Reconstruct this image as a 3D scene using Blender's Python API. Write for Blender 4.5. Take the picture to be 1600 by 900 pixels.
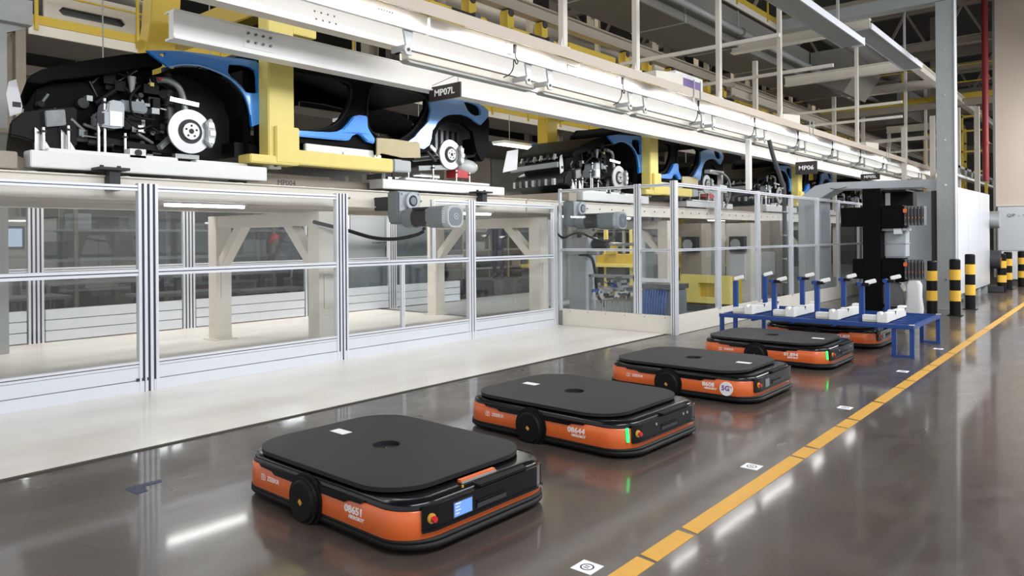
import bpy, bmesh, math, random
from mathutils import Vector, Matrix, geometry
random.seed(7)
SC = bpy.context.scene
COL = SC.collection
for _o in list(bpy.data.objects): bpy.data.objects.remove(_o)

# ---------------------------------------------------------------- camera, world, light
F_PX, YAW, ROLL, HZ = 1140.0, math.atan(971.0/1140.0), 0.0077, 372.0
cam_d = bpy.data.cameras.new('camera'); cam = bpy.data.objects.new('camera', cam_d); COL.objects.link(cam)
cam_d.sensor_width = 36.0; cam_d.sensor_fit = 'HORIZONTAL'; cam_d.lens = 36.0*F_PX/1600.0
cam_d.clip_start = 0.05; cam_d.clip_end = 300
fwd = Vector((-math.sin(YAW), math.cos(YAW), 0)); right = Vector((math.cos(YAW), math.sin(YAW), 0)); up = Vector((0, 0, 1))
r2 = right*math.cos(ROLL) - up*math.sin(ROLL)
u2 = up*math.cos(ROLL) + right*math.sin(ROLL)
M = Matrix((r2, u2, -fwd)).transposed().to_4x4(); M.translation = Vector((0, 0, 1.5))
cam.matrix_world = M
cam_d.shift_x = 0.0
cam_d.shift_y = -(450.0-HZ)/1600.0
SC.camera = cam
SC.view_settings.view_transform = 'Standard'; SC.view_settings.look = 'None'
SC.view_settings.gamma = 1.0; SC.view_settings.use_curve_mapping = False
SC.view_settings.exposure = 0.58

world = bpy.data.worlds.new('world'); SC.world = world; world.use_nodes = True
_bg = world.node_tree.nodes['Background']; _bg.inputs[0].default_value = (0.95, 0.97, 1.0, 1); _bg.inputs[1].default_value = 0.75

def area(name, loc, sx, sy, power, color=(1, 0.97, 0.92), parent=None, rot=(0, 0, 0)):
    d = bpy.data.lights.new(name, 'AREA'); d.shape = 'RECTANGLE'; d.size = sx; d.size_y = sy
    d.energy = power; d.color = color
    o = bpy.data.objects.new(name, d); o.location = loc; o.rotation_euler = rot; COL.objects.link(o)
    if parent: o.parent = parent; o.location = Vector(loc) - parent.location
    return o
# area lights without fixtures, added to fill the aisle, line and bay
for yy in (2.0, 9.0, 17.0, 26.0):
    area('aisle_light', (0.8, yy, 5.0), 1.6, 5.0, 225 if yy < 12 else 400, (0.95, 0.97, 1.0), rot=(0, math.radians(38), 0))
for yy in (-1.0, 6.0, 14.0, 23.0, 34.0):
    area('line_light', (-10.8, yy, 8.2), 2.5, 5.0, 80, (1.0, 0.93, 0.82))
for yy in (0.0, 10.0, 20.0, 32.0):
    area('bay_light', (-18.0, yy, 8.2), 3.0, 5.0, 80, (1.0, 0.94, 0.85))

# ---------------------------------------------------------------- materials
MATS = {}
ORD = ['first', 'second', 'third', 'fourth', 'fifth', 'sixth', 'seventh', 'eighth', 'ninth', 'tenth', 'eleventh', 'twelfth', 'thirteenth', 'fourteenth', 'fifteenth', 'sixteenth', 'seventeenth', 'eighteenth', 'nineteenth', 'twentieth', 'twenty-first', 'twenty-second', 'twenty-third', 'twenty-fourth', 'twenty-fifth']
def mat(name, col, rough=0.5, metal=0.0, var=0.06, vscale=6.0, coat=0.0, emit=None, es=1.0, bump=0.0, bscale=80.0, spec=0.5, rvar=0.0):
    m = bpy.data.materials.new(name); m.use_nodes = True; nt = m.node_tree; b = nt.nodes['Principled BSDF']
    b.inputs['Roughness'].default_value = rough; b.inputs['Metallic'].default_value = metal
    b.inputs['Coat Weight'].default_value = coat; b.inputs['Coat Roughness'].default_value = 0.06
    b.inputs['Specular IOR Level'].default_value = spec
    b.inputs['Base Color'].default_value = (*col, 1)
    if var > 0 or rvar > 0 or bump > 0:
        tc = nt.nodes.new('ShaderNodeTexCoord'); nz = nt.nodes.new('ShaderNodeTexNoise')
        nz.inputs['Scale'].default_value = vscale; nz.inputs['Detail'].default_value = 5
        nt.links.new(tc.outputs['Object'], nz.inputs['Vector'])
        if var > 0:
            mx = nt.nodes.new('ShaderNodeMix'); mx.data_type = 'RGBA'
            mx.inputs[6].default_value = (*[c*(1-var) for c in col], 1); mx.inputs[7].default_value = (*[min(1, c*(1+var)) for c in col], 1)
            nt.links.new(nz.outputs[0], mx.inputs[0]); nt.links.new(mx.outputs[2], b.inputs['Base Color'])
        if rvar > 0:
            mr = nt.nodes.new('ShaderNodeMapRange'); mr.inputs[3].default_value = max(0.02, rough-rvar); mr.inputs[4].default_value = rough+rvar
            nt.links.new(nz.outputs[0], mr.inputs[0]); nt.links.new(mr.outputs[0], b.inputs['Roughness'])
        if bump > 0:
            n2 = nt.nodes.new('ShaderNodeTexNoise'); n2.inputs['Scale'].default_value = bscale
            nt.links.new(tc.outputs['Object'], n2.inputs['Vector'])
            bp = nt.nodes.new('ShaderNodeBump'); bp.inputs['Strength'].default_value = bump; bp.inputs['Distance'].default_value = 0.002
            nt.links.new(n2.outputs[0], bp.inputs['Height']); nt.links.new(bp.outputs[0], b.inputs['Normal'])
    if emit:
        b.inputs['Emission Color'].default_value = (*emit, 1); b.inputs['Emission Strength'].default_value = es
    MATS[name] = m; return m
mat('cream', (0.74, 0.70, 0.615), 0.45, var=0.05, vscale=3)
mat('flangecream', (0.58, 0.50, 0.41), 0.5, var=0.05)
mat('creamdim', (0.36, 0.315, 0.255), 0.5, var=0.08, vscale=2)  # cream darkened for dimly lit steel, shade put into the colour
mat('white', (0.86, 0.86, 0.85), 0.38, var=0.03)
mat('whiteplate', (0.74, 0.74, 0.73), 0.35, 0.15, var=0.06)
mat('alu', (0.74, 0.76, 0.80), 0.34, 0.35, var=0.04)
mat('alupanel', (0.72, 0.75, 0.80), 0.32, 0.3, var=0.03)
mat('groove', (0.025, 0.028, 0.06), 0.5, var=0)
mat('steel', (0.62, 0.62, 0.62), 0.25, 0.9, var=0.1, vscale=20)
mat('darksteel', (0.16, 0.165, 0.17), 0.35, 0.6, var=0.3, vscale=14)
mat('galv', (0.36, 0.38, 0.38), 0.42, 0.4, var=0.1, vscale=8)
mat('brown', (0.17, 0.148, 0.12), 0.6, var=0.15, vscale=2)
mat('ductshade', (0.10, 0.10, 0.095), 0.55, var=0.1, vscale=1.5)
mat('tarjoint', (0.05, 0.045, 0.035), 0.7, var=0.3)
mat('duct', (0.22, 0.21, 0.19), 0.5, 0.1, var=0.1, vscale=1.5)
mat('roof', (0.10, 0.10, 0.095), 0.8, var=0.2, vscale=0.6)
mat('yellow', (0.60, 0.43, 0.05), 0.42, var=0.06)  # darkened copy of the pale yellow, weak far light put into the colour
mat('paleyellow', (0.86, 0.72, 0.21), 0.42, var=0.04)
mat('taperyellow', (0.62, 0.33, 0.05), 0.42, var=0.15, vscale=14)
mat('bluetape', (0.02, 0.03, 0.075), 0.45, var=0.2)
mat('orange', (0.72, 0.135, 0.026), 0.36, var=0.05, coat=0.3)
mat('bgloss', (0.005, 0.005, 0.006), 0.2, var=0, spec=0.35)
mat('bmatte', (0.006, 0.006, 0.007), 0.55, spec=0.22, var=0.2, vscale=12)
mat('bplate', (0.0075, 0.0075, 0.0088), 0.55, var=0.22, vscale=5, bump=0.25, bscale=160)
mat('rubber', (0.007, 0.007, 0.007), 0.6, var=0.1, spec=0.3)
mat('carblack', (0.003, 0.003, 0.0035), 0.55, var=0.2, vscale=8, spec=0.08)
mat('disc', (0.52, 0.52, 0.53), 0.3, 0.35, var=0.04, vscale=30)
mat('bandyellow', (0.85, 0.50, 0.06), 0.45, var=0.05)
mat('blue', (0.025, 0.27, 0.85), 0.22, 0.15, var=0.03, coat=1.0)
mat('bluelit', (0.20, 0.45, 0.90), 0.22, 0.15, var=0.03, coat=1.0)  # car blue lightened where light catches it, put into the colour
mat('rackblue', (0.012, 0.055, 0.24), 0.38, var=0.12, vscale=15)
mat('plastic', (0.80, 0.80, 0.76), 0.4, var=0.04)
mat('plastictan', (0.55, 0.56, 0.46), 0.5, var=0.05)
mat('motorgrey', (0.19, 0.22, 0.235), 0.45, 0.2, var=0.08)
mat('motorlight', (0.42, 0.45, 0.47), 0.42, 0.2, var=0.06)
mat('sheet', (0.47, 0.50, 0.53), 0.38, 0.25, var=0.06, vscale=1.5)
mat('sheetwhite', (0.66, 0.68, 0.71), 0.3, 0.2, var=0.04, vscale=1.5)
mat('beigewall', (0.66, 0.56, 0.47), 0.7, var=0.03, vscale=0.8)
mat('darkred', (0.22, 0.008, 0.012), 0.5, var=0.05)
mat('red', (0.55, 0.02, 0.02), 0.4, var=0.05)
mat('cardboard', (0.62, 0.52, 0.33), 0.75, var=0.08, vscale=9)
mat('paper', (0.78, 0.78, 0.80), 0.7, var=0.02)
mat('signblack', (0.018, 0.012, 0.012), 0.45, var=0.1)
mat('ink', (0.03, 0.03, 0.035), 0.6, var=0)
mat('textwhite', (0.85, 0.85, 0.85), 0.5, var=0)
mat('green', (0.02, 0.9, 0.15), 0.4, var=0, emit=(0.02, 1.0, 0.15), es=1.6)
mat('screen', (0.1, 0.2, 0.45), 0.2, var=0, emit=(0.10, 0.22, 0.55), es=0.7)
mat('screenlight', (0.5, 0.6, 0.8), 0.2, var=0, emit=(0.55, 0.62, 0.75), es=0.45)
mat('bluehose', (0.03, 0.12, 0.45), 0.4, var=0.1)
mat('panel_glow', (0.9, 0.9, 0.9), 0.4, var=0, emit=(1.0, 0.98, 0.95), es=2.0)  # bench lamp diffusers, also the added fill strips and panels
mat('tube', (0.9, 0.9, 0.9), 0.4, var=0, emit=(1.0, 0.99, 0.98), es=11.0)
mat('skin', (0.55, 0.34, 0.24), 0.6, var=0.05)
mat('cloth', (0.025, 0.03, 0.045), 0.85, var=0.2)
mat('glove', (0.7, 0.7, 0.7), 0.8, var=0.05)
mat('tabletop', (0.30, 0.29, 0.28), 0.4, var=0.15)
mat('tankclear', (0.62, 0.63, 0.63), 0.3, var=0.05)
mat('purple', (0.16, 0.10, 0.30), 0.5, var=0.05)

def glassmat(name, tint, gloss=1.0):
    m = bpy.data.materials.new(name); m.use_nodes = True; nt = m.node_tree; nt.nodes.clear()
    o = nt.nodes.new('ShaderNodeOutputMaterial'); t = nt.nodes.new('ShaderNodeBsdfTransparent'); g = nt.nodes.new('ShaderNodeBsdfGlossy')
    t.inputs[0].default_value = (*tint, 1); g.inputs['Roughness'].default_value = 0.02; g.inputs[0].default_value = (1, 1, 1, 1)
    f = nt.nodes.new('ShaderNodeLayerWeight'); f.inputs[0].default_value = 0.5
    pw = nt.nodes.new('ShaderNodeMath'); pw.operation = 'POWER'; pw.inputs[1].default_value = 5.0; nt.links.new(f.outputs[1], pw.inputs[0])
    mu = nt.nodes.new('ShaderNodeMath'); mu.operation = 'MULTIPLY_ADD'; mu.inputs[1].default_value = 0.45*gloss; mu.inputs[2].default_value = 0.035*gloss
    mx = nt.nodes.new('ShaderNodeMixShader')
    nt.links.new(pw.outputs[0], mu.inputs[0]); nt.links.new(mu.outputs[0], mx.inputs[0])
    nt.links.new(t.outputs[0], mx.inputs[1]); nt.links.new(g.outputs[0], mx.inputs[2]); nt.links.new(mx.outputs[0], o.inputs[0])
    MATS[name] = m
glassmat('glass', (0.955, 0.965, 0.97), 1.0)
glassmat('film', (0.72, 0.75, 0.76), 1.0)

def floormat(name, c0, c1, c2, r0, r1, joints=None, s=0.5, wear=0.5, coat=0.55):
    m = bpy.data.materials.new(name); m.use_nodes = True; nt = m.node_tree; b = nt.nodes['Principled BSDF']
    tc = nt.nodes.new('ShaderNodeTexCoord')
    n1 = nt.nodes.new('ShaderNodeTexNoise'); n1.inputs['Scale'].default_value = s; n1.inputs['Detail'].default_value = 8; n1.inputs['Roughness'].default_value = 0.62
    n2 = nt.nodes.new('ShaderNodeTexNoise'); n2.inputs['Scale'].default_value = s*5; n2.inputs['Detail'].default_value = 6; n2.inputs['Distortion'].default_value = 1.2
    mp = nt.nodes.new('ShaderNodeMapping'); mp.inputs['Scale'].default_value = (1.6, 0.7, 1)
    nt.links.new(tc.outputs['Object'], mp.inputs[0]); nt.links.new(mp.outputs[0], n1.inputs['Vector']); nt.links.new(mp.outputs[0], n2.inputs['Vector'])
    cr = nt.nodes.new('ShaderNodeValToRGB'); e = cr.color_ramp.elements
    e[0].position = 0.3; e[0].color = (*c0, 1); e[1].position = 0.72; e[1].color = (*c2, 1); k = e.new(0.5); k.color = (*c1, 1)
    nt.links.new(n1.outputs[0], cr.inputs[0])
    mx = nt.nodes.new('ShaderNodeMix'); mx.data_type = 'RGBA'; mx.blend_type = 'MULTIPLY'; mx.inputs[0].default_value = wear
    cr2 = nt.nodes.new('ShaderNodeValToRGB'); cr2.color_ramp.elements[0].position = 0.35; cr2.color_ramp.elements[0].color = (0.72, 0.7, 0.68, 1)
    cr2.color_ramp.elements[1].position = 0.6; cr2.color_ramp.elements[1].color = (1, 1, 1, 1)
    nt.links.new(n2.outputs[0], cr2.inputs[0]); nt.links.new(cr.outputs[0], mx.inputs[6]); nt.links.new(cr2.outputs[0], mx.inputs[7])
    nt.links.new(mx.outputs[2], b.inputs['Base Color'])
    mr = nt.nodes.new('ShaderNodeMapRange'); mr.inputs[1].default_value = 0.3; mr.inputs[2].default_value = 0.7; mr.inputs[3].default_value = r0; mr.inputs[4].default_value = r1
    nt.links.new(n2.outputs[0], mr.inputs[0]); nt.links.new(mr.outputs[0], b.inputs['Roughness'])
    b.inputs['Specular IOR Level'].default_value = 0.4; b.inputs['Coat Weight'].default_value = coat; b.inputs['Coat Roughness'].default_value = 0.075
    MATS[name] = m
floormat('concrete', (0.058, 0.045, 0.036), (0.072, 0.058, 0.049), (0.088, 0.076, 0.067), 0.26, 0.42)
floormat('creamfloor', (0.66, 0.63, 0.57), (0.74, 0.71, 0.66), (0.80, 0.78, 0.74), 0.32, 0.42, s=0.8, wear=0.12, coat=0.2)

# ---------------------------------------------------------------- mesh helpers
class MB:
    def __init__(s): s.v = []; s.f = []; s.m = []; s.sm = []; s.keys = []
    def k(s, m):
        if m not in s.keys: s.keys.append(m)
        return s.keys.index(m)
    def add(s, vs, fs, m, smooth=False):
        o = len(s.v); s.v += [Vector(v) for v in vs]; i = s.k(m)
        for f in fs: s.f.append([o+a for a in f]); s.m.append(i); s.sm.append(smooth)
    def box(s, x0, x1, y0, y1, z0, z1, m='white'):
        if x0 > x1: x0, x1 = x1, x0
        if y0 > y1: y0, y1 = y1, y0
        if z0 > z1: z0, z1 = z1, z0
        vs = [(x, y, z) for z in (z0, z1) for y in (y0, y1) for x in (x0, x1)]
        s.add(vs, [(0, 2, 3, 1), (4, 5, 7, 6), (0, 1, 5, 4), (2, 6, 7, 3), (0, 4, 6, 2), (1, 3, 7, 5)], m); return s
    def bar(s, p, q, w, h, m='white', upv=(0, 0, 1)):
        p = Vector(p); q = Vector(q); d = (q-p).normalized(); u = Vector(upv)
        if abs(d.dot(u)) > 0.95: u = Vector((1, 0, 0))
        a = d.cross(u).normalized(); u = a.cross(d).normalized()
        vs = [e + a*sx*w/2 + u*sz*h/2 for e in (p, q) for sz in (-1, 1) for sx in (-1, 1)]
        s.add(vs, [(0, 1, 3, 2), (4, 6, 7, 5), (0, 4, 5, 1), (2, 3, 7, 6), (0, 2, 6, 4), (1, 5, 7, 3)], m); return s
    def cyl(s, p, q, r, m='white', n=16, r2=None, caps=True):
        p = Vector(p); q = Vector(q); r2 = r if r2 is None else r2; d = (q-p).normalized()
        u = Vector((0, 0, 1)) if abs(d.z) < 0.9 else Vector((1, 0, 0)); a = d.cross(u).normalized(); b = d.cross(a)
        vs = []
        for e, rr in ((p, r), (q, r2)):
            for i in range(n):
                t = 2*math.pi*i/n; vs.append(e + a*math.cos(t)*rr + b*math.sin(t)*rr)
        s.add(vs, [(i, (i+1) % n, n+(i+1) % n, n+i) for i in range(n)], m, True)
        if caps:
            s.add(vs[:n], [list(range(n))[::-1]], m); s.add(vs[n:], [list(range(n))], m)
        return s
    def ring(s, c, ax, ri, ro, t, m='white', n=32):
        c = Vector(c); d = Vector(ax).normalized(); u = Vector((0, 0, 1)) if abs(d.z) < 0.9 else Vector((1, 0, 0)); a = d.cross(u).normalized(); b = d.cross(a)
        vs = []
        for off in (0, t):
            for rr in (ri, ro):
                for i in range(n):
                    q = 2*math.pi*i/n; vs.append(c + d*off + a*math.cos(q)*rr + b*math.sin(q)*rr)
        f = []
        for i in range(n):
            j = (i+1) % n
            f += [(i, j, n+j, n+i), (2*n+i, 3*n+i, 3*n+j, 2*n+j), (n+i, n+j, 3*n+j, 3*n+i), (i, 2*n+i, 2*n+j, j)]
        s.add(vs, f, m); return s
    def tube(s, pts, r, m='rubber', n=8, smooth_path=True):
        P = [Vector(p) for p in pts]
        if smooth_path and len(P) > 2:
            Q = []
            for i in range(len(P)-1):
                p0 = P[max(0, i-1)]; p1 = P[i]; p2 = P[i+1]; p3 = P[min(len(P)-1, i+2)]
                for k in range(5):
                    t = k/5; Q.append(0.5*((2*p1)+(p2-p0)*t+(2*p0-5*p1+4*p2-p3)*t*t+(3*p1-p0-3*p2+p3)*t**3))
            Q.append(P[-1]); P = Q
        vs = []; prev = None
        for i, p in enumerate(P):
            d = (P[min(i+1, len(P)-1)]-P[max(i-1, 0)]).normalized()
            u = Vector((0, 0, 1)) if abs(d.z) < 0.9 else Vector((1, 0, 0))
            if prev is not None and abs(d.dot(prev)) < 0.99: u = prev
            a = d.cross(u).normalized(); b = a.cross(d).normalized(); prev = b
            for j in range(n):
                t = 2*math.pi*j/n; vs.append(p+a*math.cos(t)*r+b*math.sin(t)*r)
        L = len(P); f = [(i*n+j, i*n+(j+1) % n, (i+1)*n+(j+1) % n, (i+1)*n+j) for i in range(L-1) for j in range(n)]
        s.add(vs, f, m, True); s.add(vs[:n], [list(range(n))[::-1]], m); s.add(vs[-n:], [list(range(n))], m); return s
    def prism(s, loops, ax, c0, c1, m='white', skew=None):
        """loops: outer ring then holes, 2-D; ax 'X' -> (y,z), 'Y' -> (x,z), 'Z' -> (x,y)"""
        if loops and not isinstance(loops[0][0], (tuple, list)): loops = [loops]
        if c0 > c1: c0, c1 = c1, c0
        def to(p, c): return {'X': (c, p[0], p[1]), 'Y': (p[0], c, p[1]), 'Z': (p[0], p[1], c)}[ax]
        flat = [p for l in loops for p in l]; N = len(flat)
        tris = geometry.tessellate_polygon([[Vector((p[0], p[1], 0)) for p in l] for l in loops])
        vs = [to(p, c0) for p in flat] + [to(p, c1) for p in flat]
        if skew: vs = [(v[0], v[1]+skew(v[0], v[1]), v[2]) for v in vs]
        f = [tuple(t) for t in tris] + [tuple(N+i for i in t[::-1]) for t in tris]
        o = 0
        for l in loops:
            n = len(l)
            for i in range(n):
                j = (i+1) % n; f.append((o+i, o+j, N+o+j, N+o+i))
            o += n
        s.add(vs, f, m); return s
    def loft(s, rings, m='white', smooth=True, capb=True, capt=True):
        n = len(rings[0]); vs = [p for r in rings for p in r]
        f = [(i*n+j, i*n+(j+1) % n, (i+1)*n+(j+1) % n, (i+1)*n+j) for i in range(len(rings)-1) for j in range(n)]
        s.add(vs, f, m, smooth)
        if capb: s.add(rings[0], [list(range(n))[::-1]], m)
        if capt: s.add(rings[-1], [list(range(n))], m)
        return s
    def ball(s, c, r, m='white', sc=(1, 1, 1), nu=12, nv=8):
        c = Vector(c); vs = []
        for i in range(nv+1):
            ph = math.pi*i/nv
            for j in range(nu):
                t = 2*math.pi*j/nu; vs.append(c+Vector((math.sin(ph)*math.cos(t)*r*sc[0], math.sin(ph)*math.sin(t)*r*sc[1], -math.cos(ph)*r*sc[2])))
        f = [(i*nu+j, i*nu+(j+1) % nu, (i+1)*nu+(j+1) % nu, (i+1)*nu+j) for i in range(nv) for j in range(nu)]
        s.add(vs, f, m, True); return s
    def build(s, name, parent=None, bevel=0.0, label=None, seg=2, recalc=True):
        me = bpy.data.meshes.new(name)
        org = Vector(parent_world(parent)) if parent else Vector((0, 0, 0))
        me.from_pydata([v-org for v in s.v], [], s.f)
        for k in s.keys: me.materials.append(MATS[k])
        for p, i, q in zip(me.polygons, s.m, s.sm): p.material_index = i; p.use_smooth = q
        bm = bmesh.new(); bm.from_mesh(me)
        if recalc: bmesh.ops.recalc_face_normals(bm, faces=bm.faces)
        if bevel > 0:
            bmesh.ops.remove_doubles(bm, verts=bm.verts, dist=1e-5)
            es = [e for e in bm.edges if len(e.link_faces) == 2 and e.calc_face_angle(0) > 0.6]
            try: bmesh.ops.bevel(bm, geom=es, offset=bevel, segments=seg, affect='EDGES', clamp_overlap=True)
            except Exception: pass
        bm.to_mesh(me); bm.free()
        o = bpy.data.objects.new(name, me); COL.objects.link(o)
        if parent: o.parent = parent
        if label: o['label'] = label
        return o
def parent_world(p):
    l = Vector((0, 0, 0))
    while p is not None: l += p.location; p = p.parent
    return l
def thing(name, label, cat, loc=(0, 0, 0), group=None):
    o = bpy.data.objects.new(name, None); COL.objects.link(o); o.empty_display_size = 0.2
    o.location = loc; o['label'] = label; o['category'] = cat
    if group: o['group'] = group
    return o
def smooth(o, a=0.7):
    for p in o.data.polygons: p.use_smooth = True
    try: o.data.set_sharp_from_angle(angle=a)
    except Exception: pass
    return o
def tag(o, label, cat, group=None):
    o['label'] = label; o['category'] = cat
    if group: o['group'] = group
    return o
def struct(o): o['kind'] = 'structure'; return o
def copy_tree(o, parent=None):
    c = o.copy(); COL.objects.link(c); c.parent = parent
    for ch in list(o.children): copy_tree(ch, c)
    return c
def bx(name, b, m, parent=None, bevel=0.0, label=None):
    return MB().box(*b, m).build(name, parent, bevel, label)
def text(s, size, m, name, parent, loc, xd, yd, shear=0.0, ext=0.0015, bold=0.0, align='CENTER', sx=1.0):
    c = bpy.data.curves.new('t', 'FONT'); c.body = s; c.size = size; c.extrude = ext; c.align_x = align; c.align_y = 'CENTER'; c.shear = shear; c.offset = bold
    c.resolution_u = 2
    t = bpy.data.objects.new('t', c); me = bpy.data.meshes.new_from_object(t); bpy.data.objects.remove(t)
    xd = Vector(xd).normalized(); yd = Vector(yd).normalized(); n = xd.cross(yd)
    R = Matrix((xd*sx, yd, n)).transposed().to_4x4()
    me.transform(R); me.transform(Matrix.Translation(Vector(loc) - parent_world(parent)))
    me.materials.clear(); me.materials.append(MATS[m])
    o = bpy.data.objects.new(name, me); COL.objects.link(o); o.parent = parent
    return o
def rrect(lx, ly, r, n=8, z=0.0, c=(0, 0)):
    out = []
    for qx, qy, a0 in ((1, -1, -90), (1, 1, 0), (-1, 1, 90), (-1, -1, 180)):
        for i in range(n+1):
            t = math.radians(a0 + 90*i/n)
            out.append((c[0]+qx*(lx/2-r)+r*math.cos(t), c[1]+qy*(ly/2-r)+r*math.sin(t), z))
    return out
# ================================================================ SETTING
struct(bx('floor', (-46, 14, -14, 72, -0.2, 0.0), 'concrete'))
_cf = MB(); _cf.prism([(-7.6, -6), (-5.38, -6), (-5.50, 10.07), (-7.6, 10.07)], 'Z', 0.0, 0.006, 'creamfloor')
_o = _cf.build('trim_1'); struct(_o)
struct(bx('trim_2', (-12.6, -7.6, -6, 10.0, 0.0, 0.006), 'creamfloor'))
struct(bx('trim_3', (-12.6, -5.4, 10.2, 40, 0.0, 0.005), 'galv'))
_o = MB(); _o.prism([(-5.38, -6), (-5.34, -6), (-5.46, 10.07), (-5.50, 10.07)], 'Z', 0.0, 0.007, 'tarjoint'); struct(_o.build('trim_4'))
struct(bx('ceiling', (-46, 14, -14, 72, 11.0, 11.3), 'roof'))
struct(bx('wall_left', (-46, -45.7, -14, 72, 0, 11), 'brown'))
struct(bx('wall_back', (-46, 14, 71.7, 72, 0, 11), 'brown'))
# beige partition beyond the bollards
w = thing('wall_right', 'beige partition wall beyond the striped bollards', 'wall', (-2.6, 26.3, 0)); del w['label']; del w['category']; struct(w)
bx('upper_panel', (-3.16, 8, 26.3, 26.6, 2.34, 10.9), 'beigewall', w)
bx('corner_post', (-3.22, -3.16, 26.26, 26.6, 0.2, 10.9), 'duct', w)
bx('lower_panel', (-3.1, 8, 26.22, 26.5, 1.02, 2.32), 'sheetwhite', w)
bx('base_panel', (-3.1, 8, 26.24, 26.5, 0.16, 1.01), 'white', w)
bx('plinth', (-3.1, 8, 26.35, 26.5, 0.0, 0.16), 'brown', w)
text('Q/P  -  < X K', 0.13, 'ink', 'lettering', w, (-2.52, 26.21, 2.06), (1, 0, 0), (0, 0, 1))
text('-  X X', 0.12, 'ink', 'lettering', w, (-2.34, 26.23, 0.72), (1, 0, 0), (0, 0, 1))

# floor line of yellow tape, worn through at the joints
w = thing('trim_5', '', '', (-1.8, 3, 0)); del w['label']; del w['category']; struct(w)
ys = [1.2, 2.62, 2.98, 3.38, 5.0, 5.28, 6.0, 6.3, 7.1, 7.9, 8.35, 9.1, 9.5, 10.6, 12.0, 13.6, 15.8, 18.5, 22, 30]
for a, b in zip(ys, ys[1:]):
    g = 0.03 if b - a < 0.6 else 0.045
    xx = -1.67 - 0.004*a
    MB().prism([(xx-0.10, a+g), (xx, a+g*0.4), (xx-0.004*(b-a), b-g*0.4), (xx-0.10-0.004*(b-a), b)], 'Z', 0.0, 0.0025, 'taperyellow').build('tape_strip', w)
tag(MB().prism([(-4.655,1.834),(-4.664,1.886),(-4.662,2.055),(-4.61,2.036),(-4.609,1.931),(-4.511,1.908),(-4.496,1.836)], 'Z', 0.0, 0.002, 'bluetape').build('floor_tape'),
    'dark blue L-shaped tape mark on the grey floor, left of the nearest robot', 'tape')

# ================================================================ FENCES
def profile(mb, axis, c, a0, a1, z0, z1, n=2, t=0.05, vert=True):
    """aluminium extrusion lying in plane axis=c; a along the fence; grooves along its length"""
    def B(a, b, t0, t1, p, q, m):
        if axis == 'X': mb.box(t0, t1, a, b, p, q, m)
        else: mb.box(a, b, t0, t1, p, q, m)
    B(a0+.002, a1-.002, c-t/2+.007, c+t/2-.007, z0+.002, z1-.002, 'groove')
    L = (a1-a0) if vert else (z1-z0)
    k = 2*n+1; unit = L/(k*0.5+0.5*n+0.0) if False else L/(n*3+ (n+1)*0)
    # n slots: ribs between them
    slot = L*0.16 if n == 1 else L*0.13; rib = (L-n*slot)/(n+1)
    p = 0
    for i in range(n+1):
        if vert: B(a0+p, a0+p+rib, c-t/2, c+t/2, z0, z1, 'alu')
        else: B(a0, a1, c-t/2, c+t/2, z0+p, z0+p+rib, 'alu')
        p += rib+slot
    return mb
def part_profile(name, parent, *a, **k):
    m = MB(); profile(m, *a, **k); return m.build(name, parent)
def pane(parent, axis, c, a0, a1, z0, z1, m='glass', name='pane'):
    b = (c-.003, c+.003, a0, a1, z0, z1) if axis == 'X' else (a0, a1, c-.003, c+.003, z0, z1)
    return bx(name, b, m, parent)
FX = -7.5
w = thing('safety_fence', 'long glazed aluminium safety fence between the cream floor and the car conveyor', 'fence', (FX, 5, 0))
def longbay(y0, y1, upper=True, div=None):
    zt, zm, zb = 2.05, 1.19, 0.285
    if upper: part_profile('top_rail', w, 'X', FX, y0, y1, zt-.055, zt, 1, vert=False)
    part_profile('mid_rail', w, 'X', FX, y0, y1, zm-.035, zm+.03, 1, vert=False)
    part_profile('bottom_rail', w, 'X', FX, y0, y1, zb-.03, zb+.025, 1, vert=False)
    e = .0
    if upper: pane(w, 'X', FX, y0+e, y1-e, zm+.03, zt-.055)
    if div:
        pane(w, 'X', FX, y0, div-.025, zb+.025, zm-.035); pane(w, 'X', FX, div+.025, y1, zb+.025, zm-.035)
        part_profile('divider', w, 'X', FX, div-.025, div+.025, zb+.025, zm-.035, 1)
    else: pane(w, 'X', FX, y0, y1, zb+.025, zm-.035)
    bx('kick_panel', (FX-.03, FX+.022, y0-.03, y1+.03, .125, zb-.035), 'alupanel', w, .003)
    bx('kick_panel', (FX-.03, FX+.03, y0-.05, y1+.05, .004, .118), 'alupanel', w, .003)
for y0, y1 in ((-1.4, .86), (.98, 3.09), (3.28, 5.44)): longbay(y0, y1)
longbay(5.61, 7.79, upper=False, div=6.52)
longbay(7.93, 9.86)
for a, b, n in ((.86, .98, 2), (3.09, 3.28, 3), (5.44, 5.61, 3), (7.79, 7.93, 2), (9.86, 9.96, 2)):
    part_profile('post', w, 'X', FX, a, b, .0 if n == 2 else .004, 2.07, n, t=.07)
# part-height glazing beside the motor opening
part_profile('divider', w, 'X', FX, 7.06, 7.115, 1.22, 2.05, 1)
part_profile('top_rail', w, 'X', FX, 7.115, 7.79, 1.995, 2.05, 1, vert=False)
pane(w, 'X', FX, 7.115, 7.79, 1.22, 1.995)
m = MB()
for y in (3.06, 3.11, 3.16): m.box(FX+.03, FX+.036, y, y+.03, .115, .145, 'groove')
m.build('joint_cover', w)

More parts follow.
